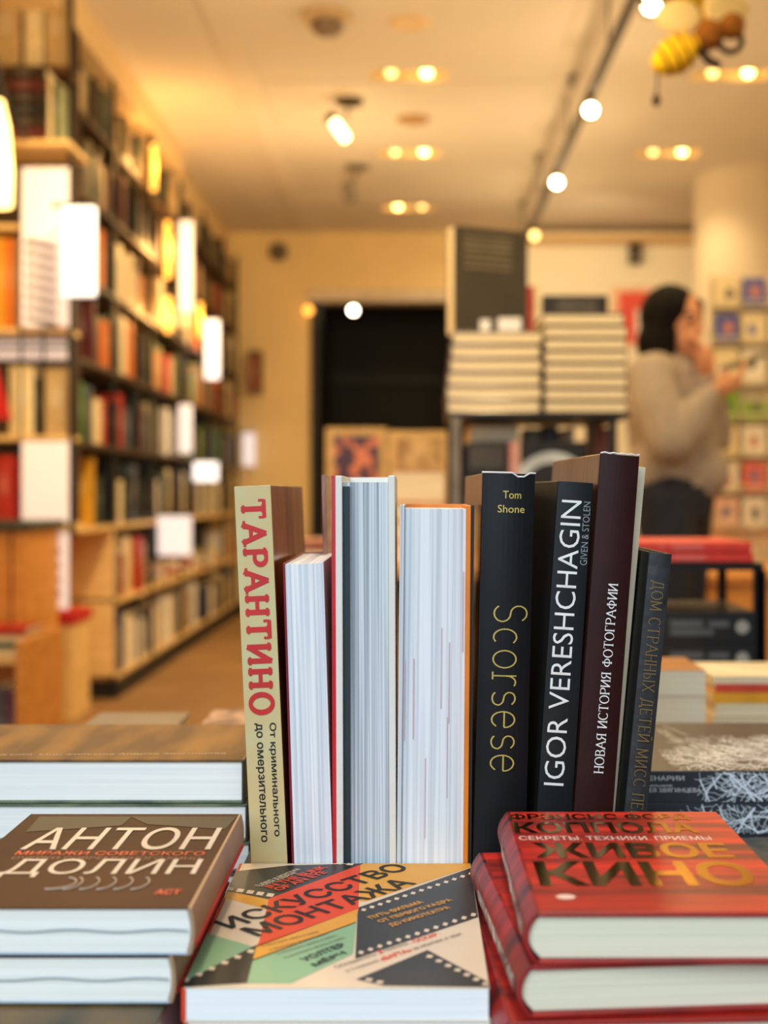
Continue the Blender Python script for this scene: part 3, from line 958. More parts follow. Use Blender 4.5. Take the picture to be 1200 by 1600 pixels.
# ---- books with the white tree on the east side ------------------------------------------------------
M_grey_cover = mat('dark_slate_cover', (42, 48, 56), .4, vary=.1, coat=.15)
M_branch = mat('white_branch_print', (222, 228, 236), .5, vary=.04)
SZ = .7346
def tree(mb, place, x0, x1, y0, y1, seeds, n, wid, rnd, cell=.00038, dep=3, la=.035, lb=.065):
    """White branching lines inside a rectangle of the cover, gathered into cells so that no two overlap."""
    cells = set()
    def seg(p, q, w):
        L = math.hypot(q[0] - p[0], q[1] - p[1])
        k = max(2, int(L / cell * 2))
        for i in range(k + 1):
            x, y = p[0] + (q[0] - p[0]) * i / k, p[1] + (q[1] - p[1]) * i / k
            rr_ = int(w / cell)
            for a in range(-rr_, rr_ + 1):
                for c in range(-rr_, rr_ + 1):
                    cells.add((int((x - x0) / cell) + a, int((y - y0) / cell) + c))
    def grow(p, a, L, w, dep):
        cur = p
        for i in range(4):
            a2 = a + rnd.uniform(-.4, .4)
            q = (cur[0] + math.cos(a2) * L / 4, cur[1] + math.sin(a2) * L / 4)
            if not (x0 < q[0] < x1 and y0 < q[1] < y1):
                return
            seg(cur, q, w)
            if dep > 0 and i > 0:
                grow(q, a2 + rnd.choice((-1, 1)) * rnd.uniform(.4, 1.0), L * rnd.uniform(.5, .75), w * .7, dep - 1)
            cur = q
        if dep > 0:
            for sgn in (-1, 1):
                grow(cur, a + sgn * rnd.uniform(.2, .7), L * .65, w * .72, dep - 1)
    for px, py, a in seeds:
        for j in range(n):
            grow((px + rnd.uniform(-.01, .01), py), a + rnd.uniform(-.8, .8), rnd.uniform(la, lb), wid, dep)
    rows = {}
    for cx, cy in cells:
        if 0 <= cx * cell < x1 - x0 and 0 <= cy * cell < y1 - y0:
            rows.setdefault(cy, []).append(cx)
    for cy, l in rows.items():
        l.sort()
        s = 0
        for i in range(1, len(l) + 1):
            if i == len(l) or l[i] != l[i - 1] + 1:
                ua, ub, va, vb = x0 + l[s] * cell, x0 + (l[i - 1] + 1) * cell, y0 + cy * cell, y0 + (cy + 1) * cell
                mb.face([place(ua, va), place(ub, va), place(ub, vb), place(ua, vb)])
                s = i
sx0, sx1, sy0, sy1, stt = .197, .45, 1.10, 1.332, .0280
for k in range(3):
    z1 = SZ - k * (stt + .0003)
    th = stt if k < 2 else z1 - TZ - .0004
    bk = lying('script_book', 'dark slate book with white tree branches, ' + ('topmost, its spine lettered' if k == 0 else 'second, under the lettered one' if k == 1 else 'lowest of its stack'), sx0, sx1, sy0, sy1, z1 - th, th, 'S', M_grey_cover, M_grey_cover, M_page_soft, group='white-tree books')
    rnd = random.Random(11 + (0 if k == 0 else 1))
    mb = MB()
    if k < 2:
        tree(mb, lambda u, v: (u, sy0 - .0005, v), .232, sx1 - .001, z1 - th + .0006, z1 - .0006,
             [(.262 + .0155 * j, z1 - th + .002 + .011 * (j % 3), (1.9, 2.7, 3.3)[j % 3]) for j in range(13)], 2, .0005, rnd, dep=2, la=.018, lb=.042)
    if k == 0:
        tree(mb, lambda u, v: (u, v, z1 + .0004), .232, sx1 - .001, sy0 + .001, sy1 - .02,
             [(.285 + .022 * j, sy0 + .004 + .010 * j, 2.5) for j in range(8)] + [(.33 + .04 * j, sy0 + .06, 2.9) for j in range(4)] + [(.38, sy0 + .03, 3.2), (.44, sy0 + .10, 2.8)], 1, .0006, rnd, .0005)
    if mb.f:
        mb.build('branch_print', M_branch, bk, world=True)
    if k == 0:
        mb = MB()
        for s, xa, xb, ya, yb in (('СЦЕНАРИИ', 994, 1069, 1221, 1212), ('кинофильмов', 985, 1050, 1230, 1225), ('АНДРЕЯ ЗВЯГИНЦЕВА', 985, 1095, 1239, 1231)):
            v, f, bx = text_geo(s, .008)
            a, c = at(xa, ya, sy0), at(xb, yb, sy0)
            lay(v, f, bx, (0, 0, 1, 1), lambda u, w, a=a, c=c: (a.x + u * (c.x - a.x), sy0 - .0006, a.z + w * (c.z - a.z)), mb)
        p = [on_level(1022, 1140, z1), on_level(1048, 1160, z1)]
        plane_words(mb, 'СЦЕНАРИИ', p[0], p[1], z1 + .0005, .012)
        p = [on_level(1032, 1134, z1), on_level(1070, 1150, z1)]
        plane_words(mb, 'кинофильмов', p[0], p[1], z1 + .0005, .006)
        mb.build('title_lettering', mat('soft_white_ink', (206, 208, 206), .5), bk, world=True)
# dark framed cover lying in front of it
M_rose = mat('dusty_rose_print', (120, 92, 84), .5, vary=.1)
M_speck = mat('speckled_dark_cover', (56, 60, 62), .5, rgb2=(92, 92, 84), scale=90)
bk = lying('picture_book', 'speckled dark cover with a thin beige frame, below the white-tree books', .228, .44, .80, 1.085, TZ + .0004, .04, 'E', M_speck, M_speck, M_page_soft)
mb = MB()
fa, fb_ = on_level(1183, 1309, .68), on_level(1181, 1338, .68)
mb.face([(fa.x - .0018, fa.y, .6803), (fb_.x - .0018, fb_.y, .6803), (fb_.x, fb_.y, .6803), (fa.x, fa.y, .6803)])
mb.face([(fb_.x - .05, fb_.y, .6803), (fb_.x - .05, fb_.y - .002, .6803), (fb_.x, fb_.y - .002, .6803), (fb_.x, fb_.y, .6803)])
mb.build('frame_print', M_cream, bk, world=True)
mb = MB()
mb.face([(fa.x + .001, fa.y, .6803), (fb_.x + .001, .9, .6803), (.438, .9, .6803), (.438, fa.y, .6803)])
mb.build('panel_print', M_rose, bk, world=True)

# ---- things further back on the table ------------------------------------------------------------------
M_tan = mat('tan_cover', (170, 112, 56), .5)
bz = TZ
for k in range(4):
    t = .0316
    bk = lying('paperback', ('tan paperback with greenish white pages, topmost, behind the white-tree books', 'second of the greenish white paperbacks behind the white-tree books', 'third of the greenish white paperbacks behind the white-tree books', 'lowest of the greenish white paperbacks behind the white-tree books')[k],
               .20, at(1103, 1045, 1.5).x, 1.5, 1.62, at(0, 1047, 1.5).z - (k + 1) * t, t - .0003, 'N', M_tan if k == 0 else M_cream, M_cream, M_page_soft, hard=False, group='greenish white paperbacks')
cols = [((236, 226, 196), 'pale'), ((216, 74, 50), 'red'), ((236, 166, 40), 'amber yellow'), ((232, 214, 120), 'pale yellow'), ((206, 190, 170), 'greyish cream')]
zz = at(0, 1053, 1.68).z
hs = (.010, .012, .014, .018, zz - TZ - .0545)
for k, (c, nm) in enumerate(cols):
    lying('paperback', nm + ' paperback in the small stack beyond the greenish white ones, ' + ('topmost', 'second', 'third', 'fourth', 'lowest')[k],
          .399 + .003 * (k % 2), .53, 1.66, 1.80, zz - sum(hs[:k + 1]), hs[k] - .0003, 'S' if k in (1, 2) else 'N', mat('cover_' + nm.replace(' ', '_'), c, .5), mat('cover_' + nm.replace(' ', '_'), c, .5), M_page_warm, hard=False)
# two small things just beyond the brown album
lying('paperback', 'flat grey paperback lying beyond the brown album', -.40, -.285, 1.46, 1.60, TZ + .0004, .058, 'S', mat('grey_cover', (110, 100, 90), .5), mat('grey_cover', (110, 100, 90), .5), M_page_warm)
lying('paperback', 'small dark and pink paperback beyond the brown album, beside the pale spine', -.255, -.19, 1.46, 1.6, TZ + .0004, .062, 'S', mat('plum_cover', (80, 50, 62), .5, rgb2=(190, 150, 130), scale=40), mat('plum_cover', (80, 50, 62), .5), M_page_warm)
#PART2
# ================================================================== SIMPLE BOOKS OF THE SHOP (one mesh each)
ORD = ['first', 'second', 'third', 'fourth', 'fifth', 'sixth', 'seventh', 'eighth', 'ninth', 'tenth', 'eleventh', 'twelfth', 'thirteenth', 'fourteenth', 'fifteenth', 'sixteenth']
PAL = {
    'dark brown': (44, 30, 24), 'black': (22, 21, 22), 'maroon': (82, 26, 28), 'red': (176, 42, 30), 'rust': (150, 74, 36), 'orange': (214, 112, 36), 'ochre': (214, 158, 40),
    'cream': (226, 208, 168), 'beige': (190, 162, 118), 'tan': (158, 124, 82), 'olive': (104, 92, 56), 'sage': (140, 146, 112), 'green': (62, 116, 52), 'teal': (44, 84, 84),
    'blue': (42, 62, 110), 'slate': (72, 82, 98), 'grey': (124, 120, 114), 'white': (234, 228, 222), 'pink': (214, 150, 140), 'plum': (88, 56, 84), 'dark green': (34, 54, 42), 'bright red': (232, 62, 46)}
_ub = {}
def unit_book(color):
    """Shared mesh of a plain book, 1 x 1 x 1, spine at y = 0."""
    if color not in _ub:
        mb = MB()
        b = .06
        mb.prism([(-.5, .03), (-.42, 0), (.42, 0), (.5, .03), (.5, 1), (.5 - b, 1), (.5 - b, .04), (-.5 + b, .04), (-.5 + b, 1), (-.5, 1)], 0, 1, 0)
        mb.box((-.5 + b, .04, .02), (.5 - b, .97, .98), 1)
        # bands and title panel on the spine
        mb.box((-.36, -.004, .78), (.36, .004, .80), 2)
        mb.box((-.28, -.004, .42), (.28, .004, .70), 2)
        m2 = mat('band_' + color.replace(' ', '_'), tuple(min(255, int(v * .75 + 60)) for v in PAL[color]), .5)
        o = mb.build('book', [mat('book_' + color.replace(' ', '_'), PAL[color], .45, vary=.18, scale=9), M_page_warm, m2])
        _ub[color] = o.data
        bpy.data.objects.remove(o)
    return _ub[color]
def simple(color, loc, size, axes, label, group=None, name='book', lean=0.0):
    o = bpy.data.objects.new(name, unit_book(color))
    COL.objects.link(o)
    m = Matrix.Identity(4)
    for c in range(3):
        for r in range(3):
            m[r][c] = axes[c][r]
    if lean:
        m = m @ Matrix.Rotation(lean, 4, 'Y')
    m = m @ Matrix.Diagonal((*size, 1))
    m.translation = Vector(loc)
    o.matrix_world = m
    return tag(o, label, 'book', group)
AISLE = (Y, -X, Z)           # spine towards the aisle (east)
FRONT = (X, Y, Z)            # spine towards the table (south)
def front_book(color, px0, px1, py0, py1, y, label, depth=.15, group=None, name='book', lean=0.0, base=None):
    """Upright book whose spine or narrow face fills these photo pixels at distance y; base: the level it stands on."""
    a, b = at(px0, py1, y), at(px1, py0, y)
    if base is not None:
        a.z = base
    return simple(color, ((a.x + b.x) / 2, y, a.z), (b.x - a.x, depth, b.z - a.z), FRONT, label, group, name, lean)
def flat_book(color, px0, px1, py0, py1, y, label, depth=.2, group=None, name='book', spine='S', dx=0):
    """Lying book whose near face fills these photo pixels at distance y."""
    a, b = at(px0, py1, y), at(px1, py0, y)
    t = b.z - a.z
    if spine == 'S':
        return simple(color, (b.x + dx - (b.x - a.x) / 2 * 0, y, (a.z + b.z) / 2) if False else ((a.x + b.x) / 2 + dx, y, (a.z + b.z) / 2), (t, depth, b.x - a.x), (Z, Y, -X), label, group, name)
    return simple(color, ((a.x + b.x) / 2 + dx, y + depth, (a.z + b.z) / 2), (t, depth, b.x - a.x), (Z, -Y, X), label, group, name)
def centre_flat(o):
    """Lying books are given by their middle: shift half a height along their long axis."""
    m = o.matrix_world.copy()
    d = m.to_3x3() @ Vector((0, 0, -.5))
    m.translation = m.translation + d
    o.matrix_world = m
    return o

# ================================================================== AISLE SHELVING
SX0, SX1 = -1.645, -1.415
POSTS = [5.25, 5.93, 6.79, 7.65, 8.51, 9.37, 10.08]
LEV = [0.11, 0.47, 0.83, 1.20, 1.56, 1.92, 2.28, 2.62]
LNAME = ['lowest shelf', 'second shelf from the floor', 'third shelf from the floor', 'fourth shelf from the floor', 'fifth shelf from the floor', 'third shelf from the top', 'second shelf from the top', 'topmost shelf']
M_shelf_brown = mat('dark_brown_shelf', (66, 46, 28), .5, vary=.2, scale=6)
for i in range(6):
    y0, y1 = POSTS[i], POSTS[i + 1]
    bc = root('bookcase', ORD[i] + ' bay of the black-framed aisle bookcase, counted from the white poster', 'bookcase', ((SX0 + SX1) / 2, y0, 0), None, 'aisle bookcase bays')
    for k, z in enumerate(LEV):
        if i == 0 and k < 2:
            continue
        MB().box((SX0, y0 + .012, z - .022), (SX1, y1 - .012, z)).build('shelf_board', M_wood if k < 3 else M_shelf_brown, bc, world=True)
    for x in (SX0, SX1 - .02):
        MB().box((x, y0 - .012, .0 if i else .80), (x + .02, y0 + .010, 2.935 if i < 3 else 2.89)).build('post', M_black_steel, bc, world=True)
    if i == 5:
        MB().box((SX1 - .02, y1 - .010, 0), (SX1, y1 + .012, 2.89)).build('post', M_black_steel, bc, world=True)
    if i:
        MB().box((SX0, y0 + .012, 0), (SX1 + .01, y1 - .012, .085)).build('plinth', M_black, bc, world=True)
    MB().box((SX0 - .004, y0 + .012, .11 if i else .83), (SX0, y1 - .012, 2.88)).build('back_panel', mat('dark_back_panel', (34, 26, 20), .7), bc, world=True)
    if i == 1:
        for k, (za, zb2) in enumerate(((.115, .462), (.478, .803))):
            MB().box((SX0 + .022, y0 - .03, za), (SX1, y0 - .014, zb2)).build('end_panel', M_wood, bc, world=True, bevel=.002)
# books shown cover-on towards the table: (level, distance, west and east end, height, colour, label)
FACES = [(3, 6.50, -1.635, -1.43, .315, 'black', 'large black book turned cover-on to the table, fourth aisle shelf'),
         (3, 7.56, -1.63, -1.465, .30, 'slate', 'slate blue book turned cover-on to the table, fourth aisle shelf'),
         (4, 7.74, -1.63, -1.45, .27, 'sage', 'sage book turned cover-on to the table, fifth aisle shelf'),
         (6, 6.46, -1.635, -1.44, .29, 'black', 'black book turned cover-on to the table, second aisle shelf from the top'),
         (5, 7.03, -1.635, -1.47, .28, 'beige', 'beige book turned cover-on to the table, third aisle shelf from the top'),
         (4, 5.60, -1.60, -1.43, .29, 'maroon', 'maroon book turned cover-on to the table, fifth aisle shelf, before the black post'),
         (2, 5.62, -1.60, -1.44, .31, 'ochre', 'ochre book turned cover-on to the table, lowest shelf of the bay behind the tall white poster'),
         (3, 8.9, -1.63, -1.45, .29, 'dark green', 'dark green book turned cover-on to the table, fourth aisle shelf'),
         (5, 8.2, -1.63, -1.44, .28, 'black', 'black book turned cover-on to the table, third aisle shelf from the top'),
         (2, 8.05, -1.63, -1.44, .30, 'black', 'black book turned cover-on to the table, third aisle shelf from the floor')]
for k, fy, xa, xb, h, c, lab in FACES:
    simple(c, ((xa + xb) / 2, fy, LEV[k] + .0006), (xb - xa, .028, h), FRONT, lab)
rng = random.Random(21)
PALS = [
    ['cream', 'white', 'cream', 'white', 'beige', 'blue', 'grey', 'dark brown', 'tan'],
    ['dark brown', 'cream', 'red', 'beige', 'white', 'plum', 'tan', 'sage', 'pink', 'ochre'],
    ['cream', 'cream', 'dark brown', 'black', 'beige', 'black', 'white', 'slate', 'dark green'],
    ['black', 'red', 'slate', 'cream', 'white', 'dark brown', 'green', 'black', 'maroon'],
    ['cream', 'dark brown', 'orange', 'black', 'sage', 'red', 'rust', 'dark brown', 'orange'],
    ['olive', 'dark brown', 'black', 'cream', 'beige', 'dark green', 'orange', 'dark brown'],
    ['black', 'maroon', 'dark brown', 'black', 'rust', 'olive', 'beige', 'dark green'],
    ['olive', 'dark brown', 'beige', 'olive', 'dark brown', 'tan', 'black', 'dark green']]
FIRST = ['blue', 'slate', 'ochre', 'beige', 'maroon', 'dark green', 'dark brown', 'olive']
for i in range(6):
    y0, y1 = POSTS[i] + .016, POSTS[i + 1] - .016
    for k, z in enumerate(LEV):
        if i == 0 and k < 2:
            continue
        y, n = y0, 0
        top = (LEV[k + 1] - .03) if k < 7 else 2.89
        last = None
        if k == 1 and 1 < i < 5:
            z2, q = z, 0
            while y + .19 < y1:
                z2 = z + .0006
                for q in range(rng.choice((2, 3, 3))):
                    t = rng.uniform(.024, .04)
                    c = rng.choice(['cream', 'cream', 'red', 'pink', 'ochre', 'beige', 'white', 'plum'])
                    simple(c, (SX1 + .004 - rng.uniform(0, .02), y + .18, z2 + t / 2), (t - .001, .17, .18), (Z, -X, Y) if False else (Z, -X, -Y), f'{c} lying book, {ORD[q]} up in {ORD[n]} pile of {ORD[i]} aisle bay', 'lying books on the second aisle shelf')
                    z2 += t
                y += .19 + rng.uniform(0, .03)
                n += 1
            continue
        while n < 9:
            t = rng.uniform(.066, .118) * (1.15 if i > 3 else 1)
            if i == 0 and n == 0:
                t = .05
            for fk, fy, *_r in FACES:
                if fk == k and y < fy + .03 and y + t > fy - (.17 if i else .22):
                    y = fy + .032
            if y + t > y1:
                break
            c = rng.choice(PALS[k])
            if c == last:
                c = rng.choice(PALS[k])
            if i == 0 and n == 0:
                c = FIRST[k]
            last = c
            h = min(rng.uniform(.6, .88) * (top - z), .30)
            w = rng.uniform(.15, .19)
            simple(c, (SX1 - rng.uniform(.004, .02), y + t / 2, z + .0006), (t - .002, w, h), AISLE,
                   f'{c} book, {ORD[n]} along in {ORD[i]} aisle bay, {LNAME[k]}', f'books on the {LNAME[k]} of the aisle')
            y += t + (rng.uniform(.06, .16) if rng.random() < (.15 if k == 0 else .36) else .0005)
            n += 1

# white panels along the aisle, glow added to their colour (blades facing the table)
M_panel_glow = mat('white_panel_glow', (244, 240, 250), .6, vary=.01, emit=.55)
M_panel_glow_hot = mat('white_panel_glow_hot', (250, 250, 255), .6, vary=.01, emit=1.15)
def sign(px0, px1, py0, py1, y, m, label):
    a, b = at(px0, py1, y), at(px1, py0, y)
    r = root('added_glow_panel', label, 'sign', ((a.x + b.x) / 2, y, a.z))
    MB().box((a.x, y, a.z), (b.x, y + .03, b.z)).build('panel', m, r, world=True, bevel=.004)
    xw = min(a.x, SX1 + .0006)
    MB().box((xw, y + .006, b.z), (b.x, y + .024, b.z + .014)).build('bracket', M_black_steel, r, world=True)
    if y < 5.0:
        MB().box((a.x, y + .024, b.z), (a.x + .02, 5.05, b.z + .014)).build('arm', M_black_steel, r, world=True)
    return r
sign(98, 148, 322, 462, 4.86, M_panel_glow_hot, 'brightest white panel with added glow, hanging before the tall white poster')
sign(280, 300, 345, 488, 7.40, M_panel_glow, 'tall slim white panel with added glow, halfway along the aisle')
sign(320, 342, 500, 592, 8.36, M_panel_glow_hot, 'short white panel with added glow at the fourth aisle bay')
sign(379, 398, 676, 728, 9.98, M_panel_glow, 'small white panel with added glow, low at the far end of the aisle')
sign(302, 340, 722, 752, 8.1, M_panel_glow_hot, 'wide low white panel with added glow over the third aisle shelf')
sign(246, 298, 806, 868, 6.88, M_panel_glow, 'white grid paper with added glow at counter height in the third aisle bay')
sign(279, 299, 632, 708, 7.45, M_panel_glow, 'white book as a panel with added glow, under the tall slim one')

# warm clamp lamps on the shelf posts
M_bulb = mat('glowing_lamp', (255, 196, 110), .5, vary=.01, emit=22)
M_bulb_soft = mat('soft_lamp_glow', (255, 206, 120), .5, vary=.01, emit=5)
M_amber = mat('amber_lamp_glow', (255, 176, 70), .5, vary=.01, emit=3.2)
M_lampmetal = mat('lamp_metal', (90, 78, 60), .35, .8)
def clamp_lamp(px, py, y, ln, label, p=9):
    c = at(px, py, y)
    r = root('shelf_lamp', label, 'lamp', c)
    MB().tube([(c.x, y, c.z - ln / 2), (c.x, y, c.z + ln / 2)], .015, 12).build('glow_tube', M_amber, r, world=True, smooth=True)
    MB().tube([(c.x, y, c.z + ln / 2), (c.x, y, c.z + ln / 2 + .03)], .0145, 12).build('cap', M_lampmetal, r, world=True)
    MB().tube([(c.x, y + .0, c.z + ln / 2 + .02), (SX1 + .0006, y + .02, c.z + ln / 2 + .03)], .008, 8).build('arm', M_black_steel, r, world=True)
    lamp('shelf_lamp_glow', 'POINT', (c.x + .07, y - .02, c.z), p, (1.0, .52, .14), .04)
clamp_lamp(262, 390, 7.12, .32, 'upper glowing amber tube lamp on the aisle shelves', 11)
clamp_lamp(262, 492, 7.05, .20, 'lower glowing amber tube lamp under the upper one', 7)
clamp_lamp(312, 500, 8.08, .22, 'amber tube lamp beside the short white panel', 7)
clamp_lamp(240, 262, 6.65, .24, 'amber tube lamp near the top of the second aisle bay', 6)

# far end: a small wall box past the last bay
wbx = root('wall_shelf', 'small wooden wall box beyond the last aisle bay', 'shelf', at(398, 612, 10.0))
a, b = at(388, 612, 10.0), at(408, 548, 10.0)
MB().box((a.x, 9.98, a.z), (b.x, 10.14, a.z + .02)).box((a.x, 9.98, b.z - .02), (b.x, 10.14, b.z)).box((b.x - .02, 9.98, a.z + .02), (b.x, 10.14, b.z - .02)).build('case', M_wood_dark, wbx, world=True)
front_book('rust', 389, 403, 556, 608, 9.99, 'rust book in the small wall box', .12)

# ================================================================== THE CAMERA-FACING BAY
BY = 5.05
bay = root('display_bay', 'shelf bay facing the table, with white panels and pale wood boards', 'bookcase', at(40, 1095, BY))
def bb(px0, px1, py0, py1, y0, y1):
    a, b = at(px0, py1, y0), at(px1, py0, y0)
    return (a.x, y0, a.z), (b.x, y1, b.z)
for py, y0 in ((103, BY), (218, BY - .12), (350, BY), (512, BY), (680, BY)):
    a, b = bb(-150, 107, py, py + 8, y0, 5.225)
    MB().box(a, b).build('shelf_board', M_wood if py != 103 else M_wood_dark, bay, world=True)
a, b = bb(107, 113, -160, 1090, BY, BY + .03)
MB().box((a[0], BY, .82), (b[0], BY + .03, CEIL - .0005)).build('post', M_black_steel, bay, world=True)
a, b = bb(-150, 112, 818, 830, BY, 5.225)
MB().box(a, b).build('counter_board', M_wood, bay, world=True)
MB().box((at(-150, 0, BY).x, 5.215, .84), (at(107, 0, BY).x, 5.225, 2.9)).build('back_panel', M_shelf_brown, bay, world=True)
M_wire = mat('dark_wire', (50, 46, 44), .5)
wr = MB()
for py in (530, 543):
    p, q_ = at(-20, py, BY - .01), at(107, py, BY - .01)
    wr.tube([p, q_], .006, 6)
for px in (33, 68):
    wr.tube([at(px, 512, BY - .012), at(px, 680, BY - .012)], .006, 6)
wr.build('wire_guard', M_wire, bay, world=True)
# poster with grey lines, lower white panel, hung paper, with glow added to the sheets
def poster(px0, px1, py0, py1, y, label, lines=(), name='poster'):
    a, b = at(px0, py1, y), at(px1, py0, y)
    r = root(name, label, 'poster', ((a.x + b.x) / 2, y, a.z))
    MB().box((a.x, y, a.z), (b.x, y + .008, b.z)).build('sheet', mat('poster_paper_glow', (240, 230, 232), .6, vary=.02, emit=.35), r, world=True)
    if lines:
        mb = MB()
        for x0, x1, yy in lines:
            c, d = at(x0, yy + 9, y), at(x1, yy, y)
            s_ = (d.z - c.z) * .7
            mb.face([(c.x, y - .002, c.z + s_), (d.x, y - .002, c.z - s_), (d.x, y - .002, d.z - s_), (c.x, y - .002, d.z + s_)])
        mb.build('printed_lines', mat('poster_grey_ink', (112, 102, 108), .6), r, world=True)
    return r
poster(34, 107, 262, 510, BY - .03, 'tall white poster with added glow and slanting grey lines on the display bay', [(40, 90, 378 + 17 * j) for j in range(8)])
poster(34, 107, 690, 816, BY - .03, 'plain white panel with added glow on the display bay above the counter board')
poster(69, 107, 832, 952, BY - .05, 'narrow notice with added glow and grey lines beneath the counter board', [(73, 95, 852 + 22 * j) for j in range(4)], 'notice')
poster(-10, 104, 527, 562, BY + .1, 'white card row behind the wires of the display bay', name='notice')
for j in range(6):
    centre_flat(flat_book(('dark brown', 'maroon', 'dark brown', 'black', 'dark brown', 'maroon')[j], 10, 72, 104 + 19 * j, 122.5 + 19 * j, BY - .1, f'{ORD[j]} from the top of the dark lying books high on the display bay', .2, 'dark lying books on the display bay'))
for j, (c, p0, p1, t0) in enumerate((('cream', 75, 82, 120), ('dark green', 83, 89, 128), ('sage', 90, 95, 130))):
    front_book(c, p0, p1, t0, 217, BY - .1, f'{c} upright book beside the dark lying books', .16)
for j, (c, p0, p1, t0) in enumerate((('beige', -10, 30, -20), ('cream', 38, 66, -30), ('beige', 70, 104, -10))):
    front_book(c, p0, p1, t0, 102, BY + .02, f'large {c} book on the top board of the display bay, ' + ('west end', 'middle', 'next to the black post')[j], .12)
for j, (c, p0, p1) in enumerate((('ochre', -8, 6), ('orange', 8, 20), ('tan', 21, 33))):
    front_book(c, p0, p1, 372, 511, BY + .02, f'{c} book standing beside the tall white poster', .12)
for j, (c, p0, p1, t0) in enumerate((('cream', 14, 52, 572), ('black', 56, 67, 590), ('beige', 70, 104, 575))):
    front_book(c, p0, p1, t0, 679, BY + .04, f'{c} upright book behind the wire guard of the display bay', .10)
front_book('red', -6, 18, 712, 816, BY - .02, 'red book beside the plain white panel', .16)
lm = clamp_lamp
c = at(-8, 268, 4.40)
r = root('shelf_lamp', 'big glowing lamp at the edge of the display bay, under the dark lying books', 'lamp', c)
MB().lathe([(.0, .26), (.03, .25), (.05, .16), (.062, .0), (.06, -.12), (.0, -.125)], c, 24).build('glow_shade', M_bulb_soft, r, world=True, smooth=True)
MB().tube([c + Vector((0, 0, .26)), c + Vector((0, .0, .40)), c + Vector((-.05, .25, .34)), c + Vector((-.05, .525, .265))], .01, 8).build('arm', M_black_steel, r, world=True)
lamp('shelf_lamp_glow', 'POINT', c + Vector((.12, -.1, 0)), 6, (1.0, .56, .2), .06)
# red pennant
M_pennant = mat('red_cloth', (196, 24, 30), .7)
a, b_, c_ = at(-22, 535, 4.7), at(18, 655, 4.7), at(-30, 655, 4.7)
pn = root('pennant', 'red triangular cloth pennant at the edge of the display bay', 'pennant', at(-8, 655, 4.7))
pm = MB()
mm = Matrix(((1, 0, 0, 0), (0, 0, 1, 0), (0, 1, 0, 0), (0, 0, 0, 1)))
pm.prism([(a.x - .01, a.z), (c_.x - .05, c_.z), (b_.x, b_.z), (a.x + .012, a.z)], 4.7, 4.706, 0, mm)
pm.build('cloth', M_pennant, pn, world=True)
MB().tube([at(-24, 532, 4.703), at(-24, 500, 4.703), at(-24, 500, 5.06)], .004, 6).build('cord', M_wire, pn, world=True)

# ---- plywood counters and book bin in front of the bay
cab = root('counter_cabinet', 'orange plywood counter with dark green top in front of the display bay', 'cabinet', at(0, 1190, 4.52))
cz = .875
x1c = at(34, 0, 4.52).x
MB().box((-2.2, 4.51, cz - .03), (x1c + .03, 4.98, cz)).build('worktop', mat('dark_green_top', (58, 70, 62), .4), cab, world=True, bevel=.003)
MB().box((-2.2, 4.54, .08), (x1c - .05, 4.95, cz - .03)).build('carcass', M_wood_orange, cab, world=True)
MB().box((x1c - .04, 4.54, .08), (x1c + .01, 4.95, cz - .03)).build('end_panel', M_wood_orange, cab, world=True)
MB().box((-2.18, 4.58, 0), (x1c - .02, 4.93, .08)).build('plinth', M_black, cab, world=True)
MB().box((-1.78, 4.525, .12), (x1c - .07, 4.54, cz - .05)).build('door', M_wood_orange, cab, world=True, bevel=.002)
low = root('low_cabinet', 'low plywood cabinet with a red lid, before the pale end panels', 'cabinet', at(92, 1110, 5.45))
a, b = at(77, 1100, 5.35), at(111, 975, 5.35)
MB().box((-1.655, 5.35, 0.0), (b.x, 5.66, b.z)).build('carcass', M_wood, low, world=True)
MB().box((-1.656, 5.34, b.z), (b.x + .01, 5.665, b.z + .045)).build('red_lid', M_pennant, low, world=True)
bin_ = root('book_bin', 'plywood bin of upright books nearest the table on the aisle side', 'bin', at(30, 1250, 4.1))
bx = at(74, 0, 4.3).x
MB().box((-2.0, 4.0, .0), (bx, 4.02, .22)).build('front_board', M_wood_orange, bin_, world=True)
MB().box((bx - .022, 4.02, .0), (bx, 4.49, .5)).build('end_board', M_wood_orange, bin_, world=True, bevel=.002)
MB().box((-2.0, 4.46, .0), (bx - .022, 4.49, .5)).build('back_board', M_wood_orange, bin_, world=True)
MB().box((-2.0, 4.02, .02), (bx - .022, 4.46, .04)).build('floor_board', M_wood, bin_, world=True)
MB().box((-2.0, 4.22, .40), (bx - .022, 4.455, .42)).build('ledge', M_wood, bin_, world=True)
xx = bx - .03
for j, (c, t, h) in enumerate((('plum', .034, .30), ('slate', .03, .31), ('ochre', .05, .27), ('beige', .03, .30), ('plum', .036, .31), ('cream', .03, .29), ('dark brown', .036, .3), ('slate', .04, .3))):
    xx -= t
    simple(c, (xx + t / 2, 4.04, .041), (t - .002, .16, h), FRONT, f'{c} upright book, {ORD[j]} from the end board of the plywood bin', 'books in the plywood bin')
for j, (c, z, t) in enumerate((('cream', .4205, .03), ('teal', .451, .02), ('cream', .4715, .024), ('red', .496, .026))):
    o = simple(c, (bx - .19, 4.23, z + t / 2), (t - .001, .2, .27), (Z, Y, -X), f'{c} lying book on the ledge of the plywood bin, ' + ('lowest', 'second', 'third', 'topmost')[j], 'books on the ledge of the bin')
    centre_flat(o)

